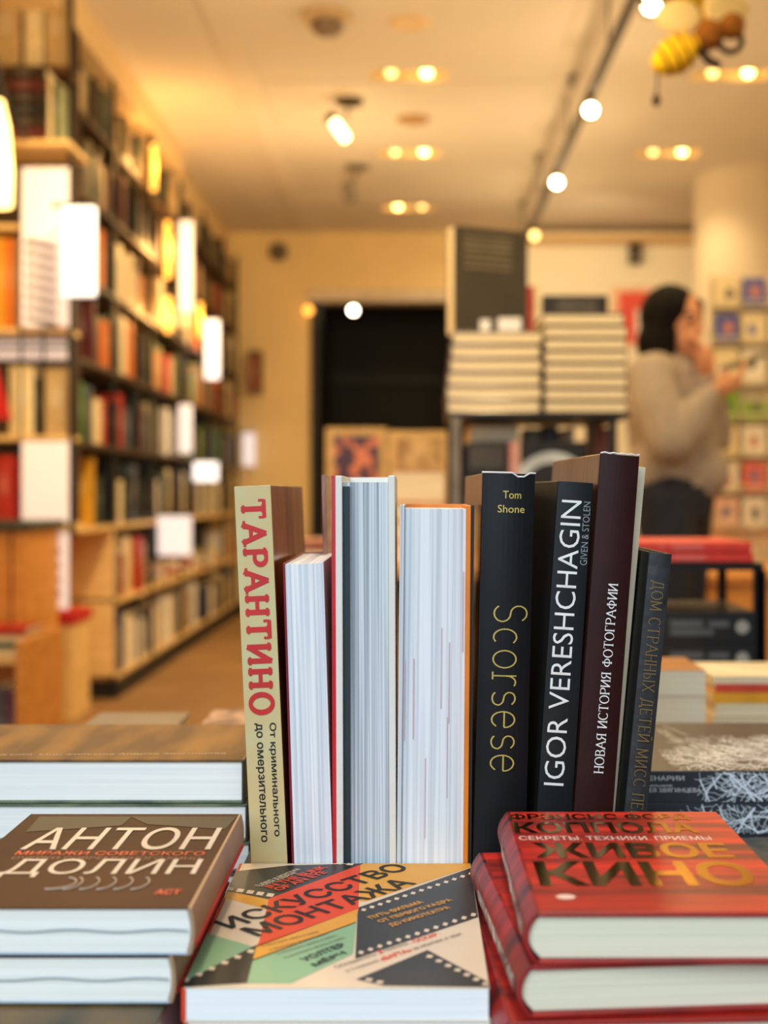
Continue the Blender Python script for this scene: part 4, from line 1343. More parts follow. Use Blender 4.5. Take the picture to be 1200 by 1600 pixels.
# ================================================================== CENTRE: METAL STAND WITH TWO STACKS
SY = 3.3
st = root('metal_stand', 'black metal stand carrying the two tall stacks of cream-paged books', 'stand', at(830, 1300, SY))
tz = at(0, 645, SY).z
sxa, sxb = at(706, 0, SY).x, at(964, 0, SY).x
for x in (sxa, sxb - .02):
    for y in (SY, SY + .44):
        MB().box((x, y, 0), (x + .02, y + .02, tz - .012)).build('leg', M_black_steel, st, world=True)
MB().box((sxa - .005, SY - .005, tz - .012), (sxb + .035, SY + .465, tz)).build('top_plate', M_black_steel, st, world=True)
MB().box((sxa + .02, SY, .80), (sxb - .02, SY + .46, .815)).build('shelf_plate', M_black_steel, st, world=True)
MB().tube([(at(926, 0, SY).x, SY + .01, .815), (at(926, 0, SY).x, SY + .01, tz - .012)], .007, 8).build('rod', M_black_steel, st, world=True)
M_grey_post = mat('grey_post', (120, 112, 104), .5)
MB().box((sxa - .002, SY - .012, .3), (sxa + .022, SY, tz - .012)).build('grey_strip', M_grey_post, st, world=True)
M_wrap_cover = mat('grey_wrapped_cover', (104, 82, 58), .2, vary=.1, coat=.6)
M_taupe = mat('taupe_cover', (84, 64, 44), .55)
n6 = (641 - 512) / 6
for j in range(6):
    dxp = (0, -1, 1, 4, 6, 8)[j]
    z0 = tz + j * .0364 + .0004
    xa, xb = at(700 + dxp, 0, SY).x, at(845 + (j % 2) * 2, 0, SY).x
    lying('wrapped_book', ('lowest', 'second from the bottom', 'third from the bottom', 'fourth from the bottom', 'second from the top', 'topmost')[j] + ' shrink-wrapped book in the shorter stack on the metal stand', xa, xb, SY + .01, SY + .33, z0, .0356, 'W', M_wrap_cover, M_wrap_cover, M_page_warm, group='shrink-wrapped books', inset=.003, bulge=.002, board_t=.0042)
for j in range(8):
    z0 = tz + j * .0332 + .0004
    xa, xb = at(851 - (2 if j == 7 else 0), 0, SY).x, at(981 - (5 if j == 7 else j % 2), 0, SY).x
    lying('stacked_book', ('lowest', 'second from the bottom', 'third from the bottom', 'fourth from the bottom', 'fourth from the top', 'third from the top', 'second from the top', 'topmost')[j] + ' book in the taller stack on the metal stand', xa + .001, xb, SY + .01, SY + .30, z0, .0325, 'E', M_taupe, M_taupe, M_page_warm, group='cream-paged books in the taller stack', inset=.003, board_t=.0042)
# large dark book standing on the shorter stack
z6 = tz + 6 * .0364 + .001
M_grey_back = mat('charcoal_cover', (62, 56, 48), .5, vary=.12, scale=6)
yaw = 0.42
R = Matrix.Rotation(yaw, 3, 'Z')
# its front cover faces us: thickness along y, spine on the far (east) side
ax = (R @ (-Y), R @ (-X), R @ Z)
pc = at(820, 0, SY + .16)
hb = at(0, 356, SY + .12).z - z6
bk = book('display_book', 'large charcoal book standing on the shorter stack, its cream page edges to one side', .046, .228, hb, Vector((pc.x, SY + .2, z6)), ax, M_grey_back, M_grey_back, M_page_warm, inset=.002)
mb = MB()
for j, zf in enumerate((.90, .84, .80, .74, .68, .62)):
    mb.face([(.0234, .05, hb * zf), (.0234, .2, hb * zf), (.0234, .2, hb * (zf + .025)), (.0234, .05, hb * (zf + .025))])
mb.build('blurb_print', mat('dim_cream_ink', (116, 104, 84), .6), bk)
for j, (p0, p1, ty) in enumerate(((750, 766, 500), (778, 814, 497))):
    a, b = at(p0, 513, SY + .05), at(p1, ty, SY + .05)
    r = root('price_card', 'small white price card on the shorter stack, ' + ('narrow one', 'wide one')[j], 'card', ((a.x + b.x) / 2, SY + .05, z6))
    r = None if r is None else r
    MB().box((a.x, SY + .045, z6 - .0006), (b.x, SY + .055, b.z)).build('card', M_white, bpy.data.objects[list(_W)[-1]], world=True)
ya = SY + .345
front_book('red', 823, 834, 447, 641, ya, 'red spine standing between the charcoal book and the taller stack', .1, base=tz + .001)
front_book('cream', 835, 845, 446, 641, ya, 'cream book edge standing beside the red spine on the metal stand', .1, base=tz + .001)
a, b = at(848, 641, ya), at(950, 446, ya)
bk = book('display_book', 'dark book with grey blurb lines standing behind the taller stack', .03, b.x - a.x, b.z - a.z, (b.x, ya + .015, tz + .001), (-Y, -X, Z), M_black, M_black, M_page_warm)
mb = MB()
for j in range(5):
    mb.face([(.0154, .035, (b.z - a.z) * (.95 - .027 * j)), (.0154, .15, (b.z - a.z) * (.95 - .027 * j)), (.0154, .15, (b.z - a.z) * (.962 - .027 * j)), (.0154, .035, (b.z - a.z) * (.962 - .027 * j))])
mb.build('blurb_print', mat('dim_grey_ink', (104, 98, 92), .6), bk)
# under the stand
def boxed(name, cat, label, px0, px1, py0, z0, y, dep, m, m2=None):
    a, b = at(px0, 0, y), at(px1, py0, y)
    r = root(name, label, cat, ((a.x + b.x) / 2, y, z0))
    return r, a.x, b.x, b.z
sy = SY + .05
Zs = .8158
a, b = at(728, 740, sy), at(792, 692, sy)
bk = book('display_book', 'dark book with fine grey lines standing under the stand top', .03, b.x - a.x, b.z - Zs, (b.x, sy + .015, Zs), (-Y, -X, Z), M_black, M_black, M_page_warm)
mb = MB()
for j in range(7):
    mb.face([(.0154, .008, b.z - Zs - .012 - .009 * j), (.0154, .1, b.z - Zs - .012 - .009 * j), (.0154, .1, b.z - Zs - .0085 - .009 * j), (.0154, .008, b.z - Zs - .0085 - .009 * j)])
mb.build('blurb_print', bpy.data.materials['dim_grey_ink'], bk)
lt = at(0, 690, SY + .12).z
bk = lying('boxed_set', 'cream box lying behind the dark lined book under the stand top', at(732, 0, SY + .12).x, at(812, 0, SY + .12).x, SY + .12, SY + .4, lt, at(0, 665, SY + .12).z - lt, 'N', M_cream, M_cream, M_page_warm)
simple('black', (at(765, 0, SY + .25).x, SY + .12, Zs), (.12, .2, lt - Zs - .0005), FRONT, 'thick black book under the cream box, mostly hidden by the lined book')
front_book('pink', 796, 811, 690, 741, sy, 'pinkish spine beside the dark lined book under the stand top', .06, base=Zs)
b_ = bpy.data.objects['book']
a, b = at(814, 760, sy), at(916, 690, sy)
bk = book('display_book', 'black book with a white crescent under the stand top', .03, b.x - a.x, b.z - Zs, (b.x, sy + .015, Zs), (-Y, -X, Z), M_black, M_black, M_page_warm)
mb = MB()
w = b.x - a.x
cx_, cz_ = w * .52, b.z - Zs - .135
for j in range(14):
    t0, t1 = math.radians(20 + 150 * j / 14), math.radians(20 + 150 * (j + 1) / 14)
    r0, r1 = .078, .108
    mb.face([(.0154, cx_ + r0 * math.cos(t0), cz_ + r0 * math.sin(t0)), (.0154, cx_ + r1 * math.cos(t0), cz_ + r1 * math.sin(t0)), (.0154, cx_ + r1 * math.cos(t1), cz_ + r1 * math.sin(t1)), (.0154, cx_ + r0 * math.cos(t1), cz_ + r0 * math.sin(t1))])
mb.build('crescent_print', mat('silver_ink', (188, 196, 204), .5), bk)
for j, (c, p0, p1, t0) in enumerate((('olive', 820, 846, 669), ('dark brown', 848, 872, 666), ('tan', 874, 888, 671), ('cream', 890, 898, 668), ('rust', 930, 944, 662), ('pink', 946, 957, 668))):
    aa, bb_ = at(p0, 0, SY + .2), at(p1, t0, SY + .2)
    simple(c, ((aa.x + bb_.x) / 2, SY + .2, Zs), (bb_.x - aa.x, .15, bb_.z - Zs), FRONT, f'{c} spine in the back row under the stand top')
for nm in ('pink',):
    pass

# ================================================================== BACK TABLE WITH PICTURE BOOKS
TB = .80
bt = root('side_table', 'light wooden table between the row of standing books and the dark doorway', 'table', (-.2, 4.2, 0))
MB().box((-.36, 3.05, TB - .03), (.092, 4.75, TB)).build('tabletop', M_wood_orange, bt, world=True, bevel=.003)
for x in (-.30, .04):
    for y in (3.12, 4.68):
        MB().box((x, y, 0), (x + .04, y + .04, TB - .03)).build('leg', M_black_steel, bt, world=True)
M_picred = mat('dark_red_photo', (66, 16, 16), .35, rgb2=(206, 120, 62), scale=16, lo=.5, hi=.57)
M_pictan = mat('tan_engraving', (150, 118, 72), .5, rgb2=(206, 176, 122), scale=14)
M_matcream = mat('cream_mount', (196, 166, 112), .6)
for j, (p0, p1, ty, m, lab) in enumerate(((508, 604, 668, M_picred, 'picture book with dark red photograph on its cream cover, before the doorway'), (606, 700, 673, M_pictan, 'picture book with a tan engraving on its cream cover, before the doorway'))):
    y = 4.4
    a, b = at(p0, 0, y), at(p1, ty, y)
    r = bk = book('picture_book', lab, .02, b.x - a.x, b.z - TB, (b.x, y + .03, TB + .001), (-Y, -X, Z), M_matcream, M_matcream, M_page_warm)
    w, h = b.x - a.x, b.z - TB
    MB().box((.0101, w * .12, h * .3), (.0112, w * .86, h * .93)).build('cover_photo', m, bk)
    MB().tube([(-.009, w * .5, h * .7), (-.13, w * .5, .004)], .005, 6).build('easel_strut', M_black_steel, bk)
# stack near the row: cream thick book with orange cover and others
yb = 3.2
tp = at(0, 735, yb).z
M_or2 = mat('orange_tan_cover', (214, 132, 56), .5)
hts = [(tp - TB) * f for f in (.24, .22, .2, .34)]
z0 = TB + .0005
for j, hh in enumerate(hts):
    lying('thick_paperback', ('lowest', 'second from the bottom', 'third from the bottom', 'topmost, orange-covered and thick')[j] + ' book in the cream-paged stack beyond the standing row', at(612, 0, yb).x, at(696, 0, yb).x, yb, yb + .2, z0, hh - .0005, 'N', M_or2, M_or2, M_page_warm, hard=True, group='stack beyond the standing row')
    z0 += hh
for j, (c, p0, p1, h_) in enumerate((('cream', 440, 518, .035), ('rust', 446, 522, .025))):
    z = TB + (0 if j == 0 else .036)
    a, b = at(p0, 0, 3.12), at(p1, 0, 3.12)
    centre_flat(simple(c, ((a.x + b.x) / 2, 3.12, z + h_ / 2 + .0005), (h_, .2, b.x - a.x), (Z, Y, -X), f'{c} book lying on the near edge of the light wooden table'))

# ================================================================== EAST SIDE RACK WITH RED AND BLACK BOOKS
RY = 2.05
rk = root('magazine_rack', 'black metal rack with red books on top and black boxes below', 'rack', (.47, RY, 0))
xa, xb = .352, at(1193, 0, RY).x
tz2 = at(0, 880, RY).z
zsh = at(0, 1052, RY).z
for x in (xa, xb - .014, at(1136, 0, RY + .2).x):
    MB().box((x, RY + (0 if x < .36 or x > xb - .02 else .225), 0), (x + .014, RY + .014 + (0 if x < .36 or x > xb - .02 else .225), tz2 - .012)).build('leg', M_black_steel, rk, world=True)
MB().box((xb - .014, RY + .24, 0), (xb, RY + .254, tz2 - .012)).build('leg', M_black_steel, rk, world=True)
MB().box((xa, RY, tz2 - .012), (xb, RY + .256, tz2)).build('top_plate', M_black_steel, rk, world=True)
MB().box((xa, RY - .02, zsh - .015), (xb, RY + .254, zsh)).build('shelf_plate', M_black_steel, rk, world=True)
for j in range(2):
    z = tz2 + .0175 * j + .0004
    a, b = at(1000 - j * 2, 0, RY), at(1180 - j * 3, 0, RY)
    o = simple('bright red', ((a.x + b.x) / 2, RY + .01, z + .0085), (.0168, .2, b.x - a.x), (Z, Y, -X), ('lower', 'upper')[j] + ' of the two bright red books on the black rack', 'red books on the black rack')
    centre_flat(o)
M_box_black = mat('black_box_cover', (26, 28, 30), .4, coat=.2)
M_box_print = mat('grey_box_print', (96, 98, 96), .5)
for j in range(2):
    hgt = .0505
    z = zsh + .0004 + j * (hgt + .001)
    a, b = at(1000 + 3 * j, 0, RY), at(1179, 0, RY)
    bk = lying('boxed_book', ('lower', 'upper')[j] + ' thick black book with pale emblem on its spine, on the rack shelf', a.x, b.x, RY - .012, RY + .2, z, hgt, 'S', M_box_black, M_box_black, M_page_warm, group='black books with emblem')
    mb = MB()
    cx_ = at(1157, 0, RY).x
    mb.face([(cx_ + .011 * math.cos(t * PI / 8), RY - .0128, z + hgt * .5 + .011 * math.sin(t * PI / 8)) for t in range(16)])
    mb.build('emblem', mat('pale_emblem', (168, 168, 160), .5), bk, world=True)
    mb = MB()
    for x0, x1, q0, q1 in ((1045, 1096, .5, .72), (1045, 1112, .24, .44), (1104, 1136, .5, .7)):
        c, d = at(x0, 0, RY), at(x1, 0, RY)
        mb.face([(c.x, RY - .0128, z + hgt * q0), (d.x, RY - .0128, z + hgt * q0), (d.x, RY - .0128, z + hgt * q1), (c.x, RY - .0128, z + hgt * q1)])
    mb.build('spine_lettering', M_box_print, bk, world=True)

# ---- wooden counter and card rack by the column
cw = root('wood_counter', 'orange wooden counter below the postcard rack', 'cabinet', (1.6, 5.2, 0))
MB().box((1.10, 5.0, .06), (2.3, 5.9, .62)).build('carcass', M_wood_orange, cw, world=True)
MB().box((1.08, 4.97, .62), (2.32, 5.92, .65)).build('worktop', M_wood_orange, cw, world=True, bevel=.003)
MB().box((1.12, 5.03, 0), (2.28, 5.88, .06)).build('plinth', M_black, cw, world=True)
for j in range(2):
    MB().box((1.14 + .58 * j, 4.985, .1), (1.68 + .58 * j, 5.0, .58)).build('door', M_wood_orange, cw, world=True, bevel=.002)
PY = 5.3
pr = root('postcard_rack', 'white wire rack of picture postcards standing on the wooden counter', 'rack', at(1165, 0, PY) * Vector((1, 1, 0)) if False else (1.5, PY, .65))
M_rackwire = mat('white_wire', (226, 214, 186), .5)
ra, rb = at(1112, 840, PY), at(1248, 428, PY)
for x in (ra.x, (ra.x + rb.x) / 2, rb.x):
    MB().tube([(x, PY + .03, .65), (x, PY + .03, rb.z)], .008, 8).build('upright', M_rackwire, pr, world=True)
MB().box((ra.x, PY + .045, .75), (rb.x, PY + .055, rb.z)).build('back_panel', mat('cream_rack_panel', (224, 206, 166), .7), pr, world=True)
rows = [428, 484, 540, 604, 660, 716, 772, 828]
for k in range(7):
    z = at(0, rows[k + 1] - 4, PY).z
    MB().tube([(ra.x, PY - .022, z + .02), (rb.x, PY - .022, z + .02)], .004, 6).build('pocket_rail', M_rackwire, pr, world=True)
    MB().box((ra.x, PY - .02, z - .004), (rb.x, PY + .045, z)).build('pocket_shelf', M_rackwire, pr, world=True)
CARD = [['cream', 'blue-white', 'pink'], ['blue', 'cream', 'white'], ['cream', 'white', 'beige'], ['green', 'green-white', 'green'], ['cream', 'white', 'cream'], ['white', 'rose', 'cream'], ['pink', 'white', 'white']]
CC = {'cream': (232, 214, 170), 'blue-white': (92, 96, 168), 'pink': (232, 190, 170), 'blue': (80, 86, 160), 'white': (236, 226, 206), 'beige': (206, 180, 132), 'green': (120, 164, 44), 'green-white': (132, 172, 52), 'rose': (220, 110, 100)}
INK = [(110, 96, 90), (200, 130, 110), (120, 122, 160), (90, 84, 80)]
for k in range(7):
    for j in range(3):
        p0 = 1117 + 43 * j
        a, b = at(p0, rows[k + 1] - 4, PY), at(p0 + 36, rows[k] + 6 + (18 if k == 3 and j else 0), PY)
        z = at(0, rows[k + 1] - 4, PY).z
        nm = CARD[k][j]
        r = root('postcard', f'{nm} postcard, {ORD[k]} row from the top of the rack, {("nearest the person", "middle column", "far column")[j]}', 'postcard', ((a.x + b.x) / 2, PY, z), None, 'postcards in the rack')
        MB().box((a.x, PY - .004, z + .0005), (b.x, PY, b.z)).build('card', mat('card_' + nm, CC[nm], .6, vary=.06), r, world=True)
        mb = MB()
        cx_, cz_ = (a.x + b.x) / 2 + rng.uniform(-.015, .015), (z + b.z) / 2 + rng.uniform(-.02, .02)
        mb.face([(cx_ + rng.uniform(.012, .03) * math.cos(t * PI / 4), PY - .0046, cz_ + rng.uniform(.012, .034) * math.sin(t * PI / 4)) for t in range(8)])
        mb.build('picture', mat('card_ink_%d' % ((k + j) % 4), INK[(k + j) % 4], .6), r, world=True)

# wall items on the back wall
yw = BW - .02
a, b = at(955, 542, yw), at(1062, 448, yw)
wp = root('wall_poster', 'pink-red poster with white lower half on the bright back wall', 'poster', ((a.x + b.x) / 2, yw, a.z))
MB().box((a.x, yw, a.z), (b.x, yw + .02, b.z)).build('backing', mat('pale_poster', (236, 200, 170), .6), wp, world=True)
MB().box((a.x + .06, yw - .004, a.z + .03), (b.x - .04, yw, b.z - .04)).build('red_field', mat('coral_poster', (226, 84, 70), .6), wp, world=True)
MB().box((a.x + .2, yw - .008, a.z + .05), (a.x + .36, yw - .004, a.z + .3)).build('white_field', M_white, wp, world=True)
c = at(990, 395, yw)
sk = root('wall_speaker', 'small black speaker on the bright back wall above the poster', 'speaker', c)
MB().box((c.x - .05, yw - .10, c.z - .10), (c.x + .05, yw - .02, c.z + .05)).build('cabinet', M_black, sk, world=True, bevel=.008)
MB().box((c.x - .025, yw - .03, c.z + .05), (c.x + .025, yw + .02, c.z + .09)).build('bracket', M_black, sk, world=True)
MB().lathe([(0, 0), (.034, 0), (.036, .006)], (0, 0, 0), 20).build('cone', M_grey_post, sk).matrix_local = Matrix.Translation((0, -.105, -.04)) @ Matrix.Rotation(PI / 2, 4, 'X')
c = at(435, 393, yw)
cl = root('wall_alarm', 'round dark grey alarm on the plaster wall beside the doorway', 'alarm', c)
MB().lathe([(0, .05), (.05, .05), (.075, .03), (.078, 0)], (0, 0, 0), 24).build('housing', mat('grey_plastic', (96, 88, 76), .5), cl).matrix_local = Matrix.Translation((0, .02, 0)) @ Matrix.Rotation(PI / 2, 4, 'X')
# lamps by and in the doorway
c = at(482, 485, BW - .06)
wl = root('wall_lamp', 'small yellow lamp on the wall at the edge of the doorway', 'lamp', c)
MB().ball(c, .034, 16, 10).build('globe', M_amber, wl, world=True, smooth=True)
MB().box((c.x - .012, c.y + .03, c.z - .012), (c.x + .012, BW, c.z + .012)).build('bracket', M_lampmetal, wl, world=True)
c = at(552, 485, 11.2)
dl = root('pendant_lamp', 'bright round lamp hanging inside the dark doorway', 'lamp', c)
MB().ball(c, .034, 18, 12).build('globe', mat('white_lamp', (255, 236, 200), .5, vary=.01, emit=22), dl, world=True, smooth=True)
MB().tube([c + Vector((0, 0, .03)), (c.x, c.y, DZ + .25)], .006, 6).build('cord', M_black, dl, world=True)

# ================================================================== CEILING FITTINGS
M_recess = mat('cream_recess', (240, 214, 160), .5)
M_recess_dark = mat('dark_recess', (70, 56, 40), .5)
for i, (x, y) in enumerate(DOWN):
    lab = ('recessed twin downlight nearest the table, over the middle aisle', 'second recessed twin downlight over the middle aisle', 'twin downlight over the middle aisle closest to the doorway', 'recessed twin downlight beside the hanging bees', 'twin downlight above the column side, further in than the bees')[i]
    r = root('downlight', lab, 'ceiling light', (x, y, CEIL), None, 'twin downlights')
    mb = MB()
    z0, z1 = CEIL, CEIL + .09
    mb.face([(x - HW, y + HD, z0), (x + HW, y + HD, z0), (x + HW, y + HD, z1), (x - HW, y + HD, z1)])
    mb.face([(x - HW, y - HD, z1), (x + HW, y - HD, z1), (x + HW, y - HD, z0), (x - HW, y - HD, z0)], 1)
    mb.face([(x - HW, y - HD, z0), (x - HW, y + HD, z0), (x - HW, y + HD, z1), (x - HW, y - HD, z1)])
    mb.face([(x + HW, y + HD, z0), (x + HW, y - HD, z0), (x + HW, y - HD, z1), (x + HW, y + HD, z1)])
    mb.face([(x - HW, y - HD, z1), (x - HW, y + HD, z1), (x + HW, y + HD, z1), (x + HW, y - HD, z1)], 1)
    mb.build('recess', [M_recess, M_recess_dark], r, world=True)
    for s in (-1, 1):
        MB().ball((x + s * .09, y - .015, CEIL + .012), (.026, .026, .024), 16, 10).build('bulb', M_bulb if (s > 0) != (i == 2) else M_bulb_soft, r, world=True, smooth=True)
tx, tzr = .83, 2.84
tk = root('lighting_track', 'long grey ceiling track carrying the bright spotlights', 'track', (tx, 6.5, tzr))
MB().box((tx - .018, 3.4, tzr - .018), (tx + .018, 9.6, tzr + .018)).build('rail', mat('grey_rail', (66, 54, 44), .7), tk, world=True)
for y in (3.9, 5.3, 6.7, 8.1, 9.4):
    MB().tube([(tx, y, tzr + .018), (tx, y, CEIL)], .006, 6).build('hanger', M_grey_post, tk, world=True)
M_face = mat('spot_face', (255, 234, 190), .5, vary=.01, emit=26)
for i, (px, py, y) in enumerate(((1018, 8, 4.34), (923, 172, 5.77), (870, 285, 7.12), (835, 368, 8.6))):
    c = at(px, py, y)
    r = root('track_spotlight', ('track spotlight beside the upper hanging bee', 'larger lit spotlight on the track, middle of the ceiling', 'starry bright spotlight on the track, next before the last', 'last spotlight on the track, above the charcoal book')[i], 'spotlight', c, None, 'track spotlights')
    d = Vector((-c.x * .5, -y, -.9)).normalized()
    bq = c - d * .1
    MB().tube([c - d * .002, bq, bq - d * .02], [.034, .032, .024], 20).build('housing', mat('spot_housing', (110, 94, 78), .6), r, world=True, smooth=False)
    MB().tube([c - d * .001, c + d * .004], [.029, .027], 20).build('lens', M_face if i < 3 else M_bulb_soft, r, world=True)
    MB().tube([bq + d * .03, (tx, bq.y, tzr - .018)], .008, 8).build('stem', M_grey_post, r, world=True)
for i, (px, py, y, lit) in enumerate(((531, 204, 6.74, True), (546, 300, 8.09, False))):
    c = at(px, py, y)
    r = root('ceiling_spotlight', ('lit cylinder spotlight on the ceiling between the pale strip and the downlights', 'unlit grey cylinder spotlight on the ceiling near the back wall')[i], 'spotlight', c)
    MB().lathe([(0, 0), (.075, 0), (.075, -.018), (0, -.018)], (c.x + .05, c.y, CEIL), 24).build('rose', M_lampmetal if lit else M_grey_post, r, world=True)
    MB().tube([(c.x + .05, c.y, CEIL - .018), (c.x + .03, c.y, c.z + .07)], .01, 8).build('stem', M_grey_post, r, world=True)
    if lit:
        MB().tube([(c.x - .03, c.y, c.z + .045), (c.x + .035, c.y - .02, c.z - .05)], [.026, .026], 16).build('glass', mat('spot_glass', (255, 220, 150), .5, vary=.01, emit=9), r, world=True, smooth=False)
        MB().tube([(c.x - .036, c.y, c.z + .052), (c.x - .06, c.y, c.z + .085)], [.036, .03], 16).build('housing', M_lampmetal, r, world=True)
    else:
        MB().tube([(c.x - .015, c.y, c.z + .06), (c.x + .01, c.y, c.z - .06)], .042, 16).build('housing', M_grey_post, r, world=True)
c = at(511, 42, 5.54)
sd = root('smoke_detector', 'round grey detector on the ceiling near the table', 'detector', (c.x, c.y, CEIL))
MB().lathe([(0, 0), (.115, 0), (.115, -.02), (.085, -.035), (0, -.035)], (c.x, c.y, CEIL), 28).build('base', mat('warm_grey_plastic', (196, 170, 136), .5), sd, world=True)
MB().lathe([(.07, -.035), (.075, -.06), (.05, -.085), (0, -.09)], (c.x, c.y, CEIL), 24).build('sensor_dome', mat('brown_grey_plastic', (120, 100, 84), .35), sd, world=True, smooth=True)
for i, (px, py) in enumerate(((640, 35), (646, 186))):
    y = (CEIL - CZ) * F / (CY - py)
    c = at(px, py, y)
    r = root('ceiling_speaker', ('pale round speaker grille in the ceiling, nearer the table', 'dull brown round speaker grille in the ceiling, further in')[i], 'speaker', (c.x, c.y, CEIL))
    MB().lathe([(0, -.012), (.085, -.012), (.1, 0)], (c.x, c.y, CEIL), 28).build('grille', mat('grille_%d' % i, ((226, 196, 156), (176, 136, 92))[i], .6), r, world=True)
for i, (px, py) in enumerate(((893, 118), (840, 240), (815, 312))):
    y = (CEIL - CZ) * F / (CY - py)
    c = at(px, py, y)
    r = root('sprinkler_head', ('nearest', 'middle', 'farthest')[i] + ' of the three small sprinklers beside the lighting track', 'sprinkler', (c.x, c.y, CEIL))
    MB().lathe([(0, 0), (.035, 0), (.03, -.012), (.012, -.016), (.012, -.05), (.028, -.052), (.0, -.056)], (c.x, c.y, CEIL), 16).build('nozzle', M_grey_post, r, world=True)

# ================================================================== HANGING PLUSH BEES
M_beeyel = mat('yellow_plush', (246, 200, 20), .95, vary=.15, scale=60, bump=.3)
M_beebrown = mat('amber_brown_plush', (150, 92, 24), .95, vary=.2, scale=60, bump=.3)
M_beedark = mat('dark_brown_plush', (38, 22, 16), .95, vary=.2, scale=60)
M_wing = mat('cream_wing_cloth', (240, 214, 150), .8, vary=.05)
def bee(c, s, flip, label):
    """Body axis from the tail (low west) to the head (high east)."""
    r = root('plush_bee', label, 'toy', c)
    ax = Vector((.8 * flip, -.1, .45)).normalized()
    sd_ = ax.cross(Vector((0, -1, 0))).normalized()
    up = Vector((0, 0, 1))
    q = ax.to_track_quat('Z', 'Y').to_matrix()
    prof = []
    for i in range(25):
        t = i / 24
        rad = .040 * math.sin(PI * min(1, t * .86 + .1)) ** .8
        rad *= 1 + .07 * math.cos(t * 12 * PI)
        prof.append((rad * s, (t - .5) * .115 * s))
    mb = MB()
    mb.lathe([(0, prof[0][1])] + prof + [(0, prof[-1][1])], (0, 0, 0), 24)
    o = mb.build('abdomen', M_beeyel, r, smooth=True)
    o.matrix_local = Matrix.Translation(-ax * .03 * s) @ q.to_4x4()
    mb = MB()
    for i in range(4):
        t = .2 + .2 * i
        rad = .040 * math.sin(PI * min(1, t * .86 + .1)) ** .8 * s * 1.03
        z = (t - .5) * .115 * s
        mb.lathe([(rad, z - .003 * s), (rad * 1.03, z), (rad, z + .003 * s)], (0, 0, 0), 24)
    o = mb.build('stripe_bands', M_beebrown, r, smooth=True)
    o.matrix_local = Matrix.Translation(-ax * .03 * s) @ q.to_4x4()
    MB().ball(ax * .045 * s, .033 * s, 18, 12).build('thorax', M_beebrown, r, smooth=True)
    MB().ball(ax * .085 * s + Vector((.012 * flip * s, -.01, -.006)), .028 * s, 18, 12).build('head', M_beebrown, r, smooth=True)
    for k, (w, h) in enumerate(((-1, .05), (1, .055))):
        mb = MB()
        cen = ax * (.03 + .022 * w) * s + Vector((.035 * w * s, .012 * w, .055 * s))
        mb.ball(cen, (.050 * s, .009 * s, .036 * s), 18, 10)
        mb.build('wing', M_wing, r, smooth=True)
    def limb(pts, rad, ball=0):
        mb = MB().tube([ax * p[0] * s + Vector((p[1] * s, p[2] * s, p[3] * s)) for p in pts], rad * s, 8)
        if ball:
            p = pts[-1]
            mb.ball(ax * p[0] * s + Vector((p[1] * s, p[2] * s, p[3] * s)), (ball * s, ball * s, ball * 1.5 * s), 12, 8)
        mb.build('leg' if ball == 0 else 'dangling_leg', M_beedark, r, smooth=True)
    limb([(.02, 0, -.01, -.02), (.03, .01, -.01, -.05), (.045, .022, -.01, -.07)], .009)
    limb([(-.075, 0, 0, .0), (-.078, 0, 0, -.03), (-.08, -.001, 0, -.075)], .0022, .009)
    ring = [(.07, .022 * flip + .024 * flip * math.cos(t * PI / 6), -.01, -.03 + .024 * math.sin(t * PI / 6)) for t in range(13)]
    limb(ring, .0065)
    MB().tube([ax * .02 * s, (ax * .02 * s).x * 1.0 * Vector((1, 0, 0)) + Vector((0, 0, CEIL - c[2]))], .0012, 5).build('thread', M_wire, r)
    return r
bee(at(1078, 72, 3.0), 1.12, 1, 'lower yellow plush bee hanging from the ceiling, wholly in view')
bee(at(1062, 0, 3.25), 1.0, -1, 'upper plush bee cut by the top edge, hanging above the other')

#PART3
# ================================================================== THE PERSON BY THE POSTCARDS
WY = 4.4
W0 = Vector((at(1055, 0, WY).x, WY, 0))
M_skin = mat('skin', (214, 150, 112), .55, vary=.05, scale=10)
M_hair = mat('dark_hair', (13, 8, 8), .75, vary=.25, scale=30, stretch=(6, 6, 1), spec=.15)
M_knit = mat('grey_brown_knit', (166, 152, 140), .95, vary=.14, scale=70, bump=.25)
M_jean = mat('navy_denim', (24, 30, 48), .85, vary=.2, scale=40)
M_shoe = mat('black_shoe', (24, 22, 22), .5)
def w(px, py, dy=0.0):
    return Vector(((px - 1055) / 443.0, dy, CZ - (py - 770) / 443.0))
def blob(name, caps, balls, m, parent, voxel, smooth=8):
    """One continuous skin grown over tapered limbs: the pieces are fused by a voxel remesh and relaxed."""
    mb = MB()
    for pts, rs in caps:
        mb.tube(pts, rs, 14)
        for p, r_ in ((pts[0], rs[0]), (pts[-1], rs[-1])):
            mb.ball(p, r_, 14, 8)
        for p, r_ in list(zip(pts, rs))[1:-1]:
            mb.ball(p, r_ * .985, 14, 8)
    for c, r_, mm_ in balls:
        mb.ball(c, r_, 20, 14, 0, mm_)
    o = mb.build(name, m)
    md = o.modifiers.new('fuse', 'REMESH')
    md.mode = 'VOXEL'
    md.voxel_size = voxel
    md.use_smooth_shade = True
    sm = o.modifiers.new('relax', 'SMOOTH')
    sm.factor = .5
    sm.iterations = smooth
    bpy.context.view_layer.update()
    me = bpy.data.meshes.new_from_object(o.evaluated_get(bpy.context.evaluated_depsgraph_get()))
    bpy.data.objects.remove(o)
    me.polygons.foreach_set('use_smooth', [True] * len(me.polygons))
    return link(name, me, parent)
per = root('person', 'dark-haired person in grey jumper and navy trousers, hand at mouth, by the postcards', 'person', W0)
head = w(1052, 508, -.02)
yawm = Matrix.Rotation(-.72, 3, 'Z')                      # the face looks east and a little towards us
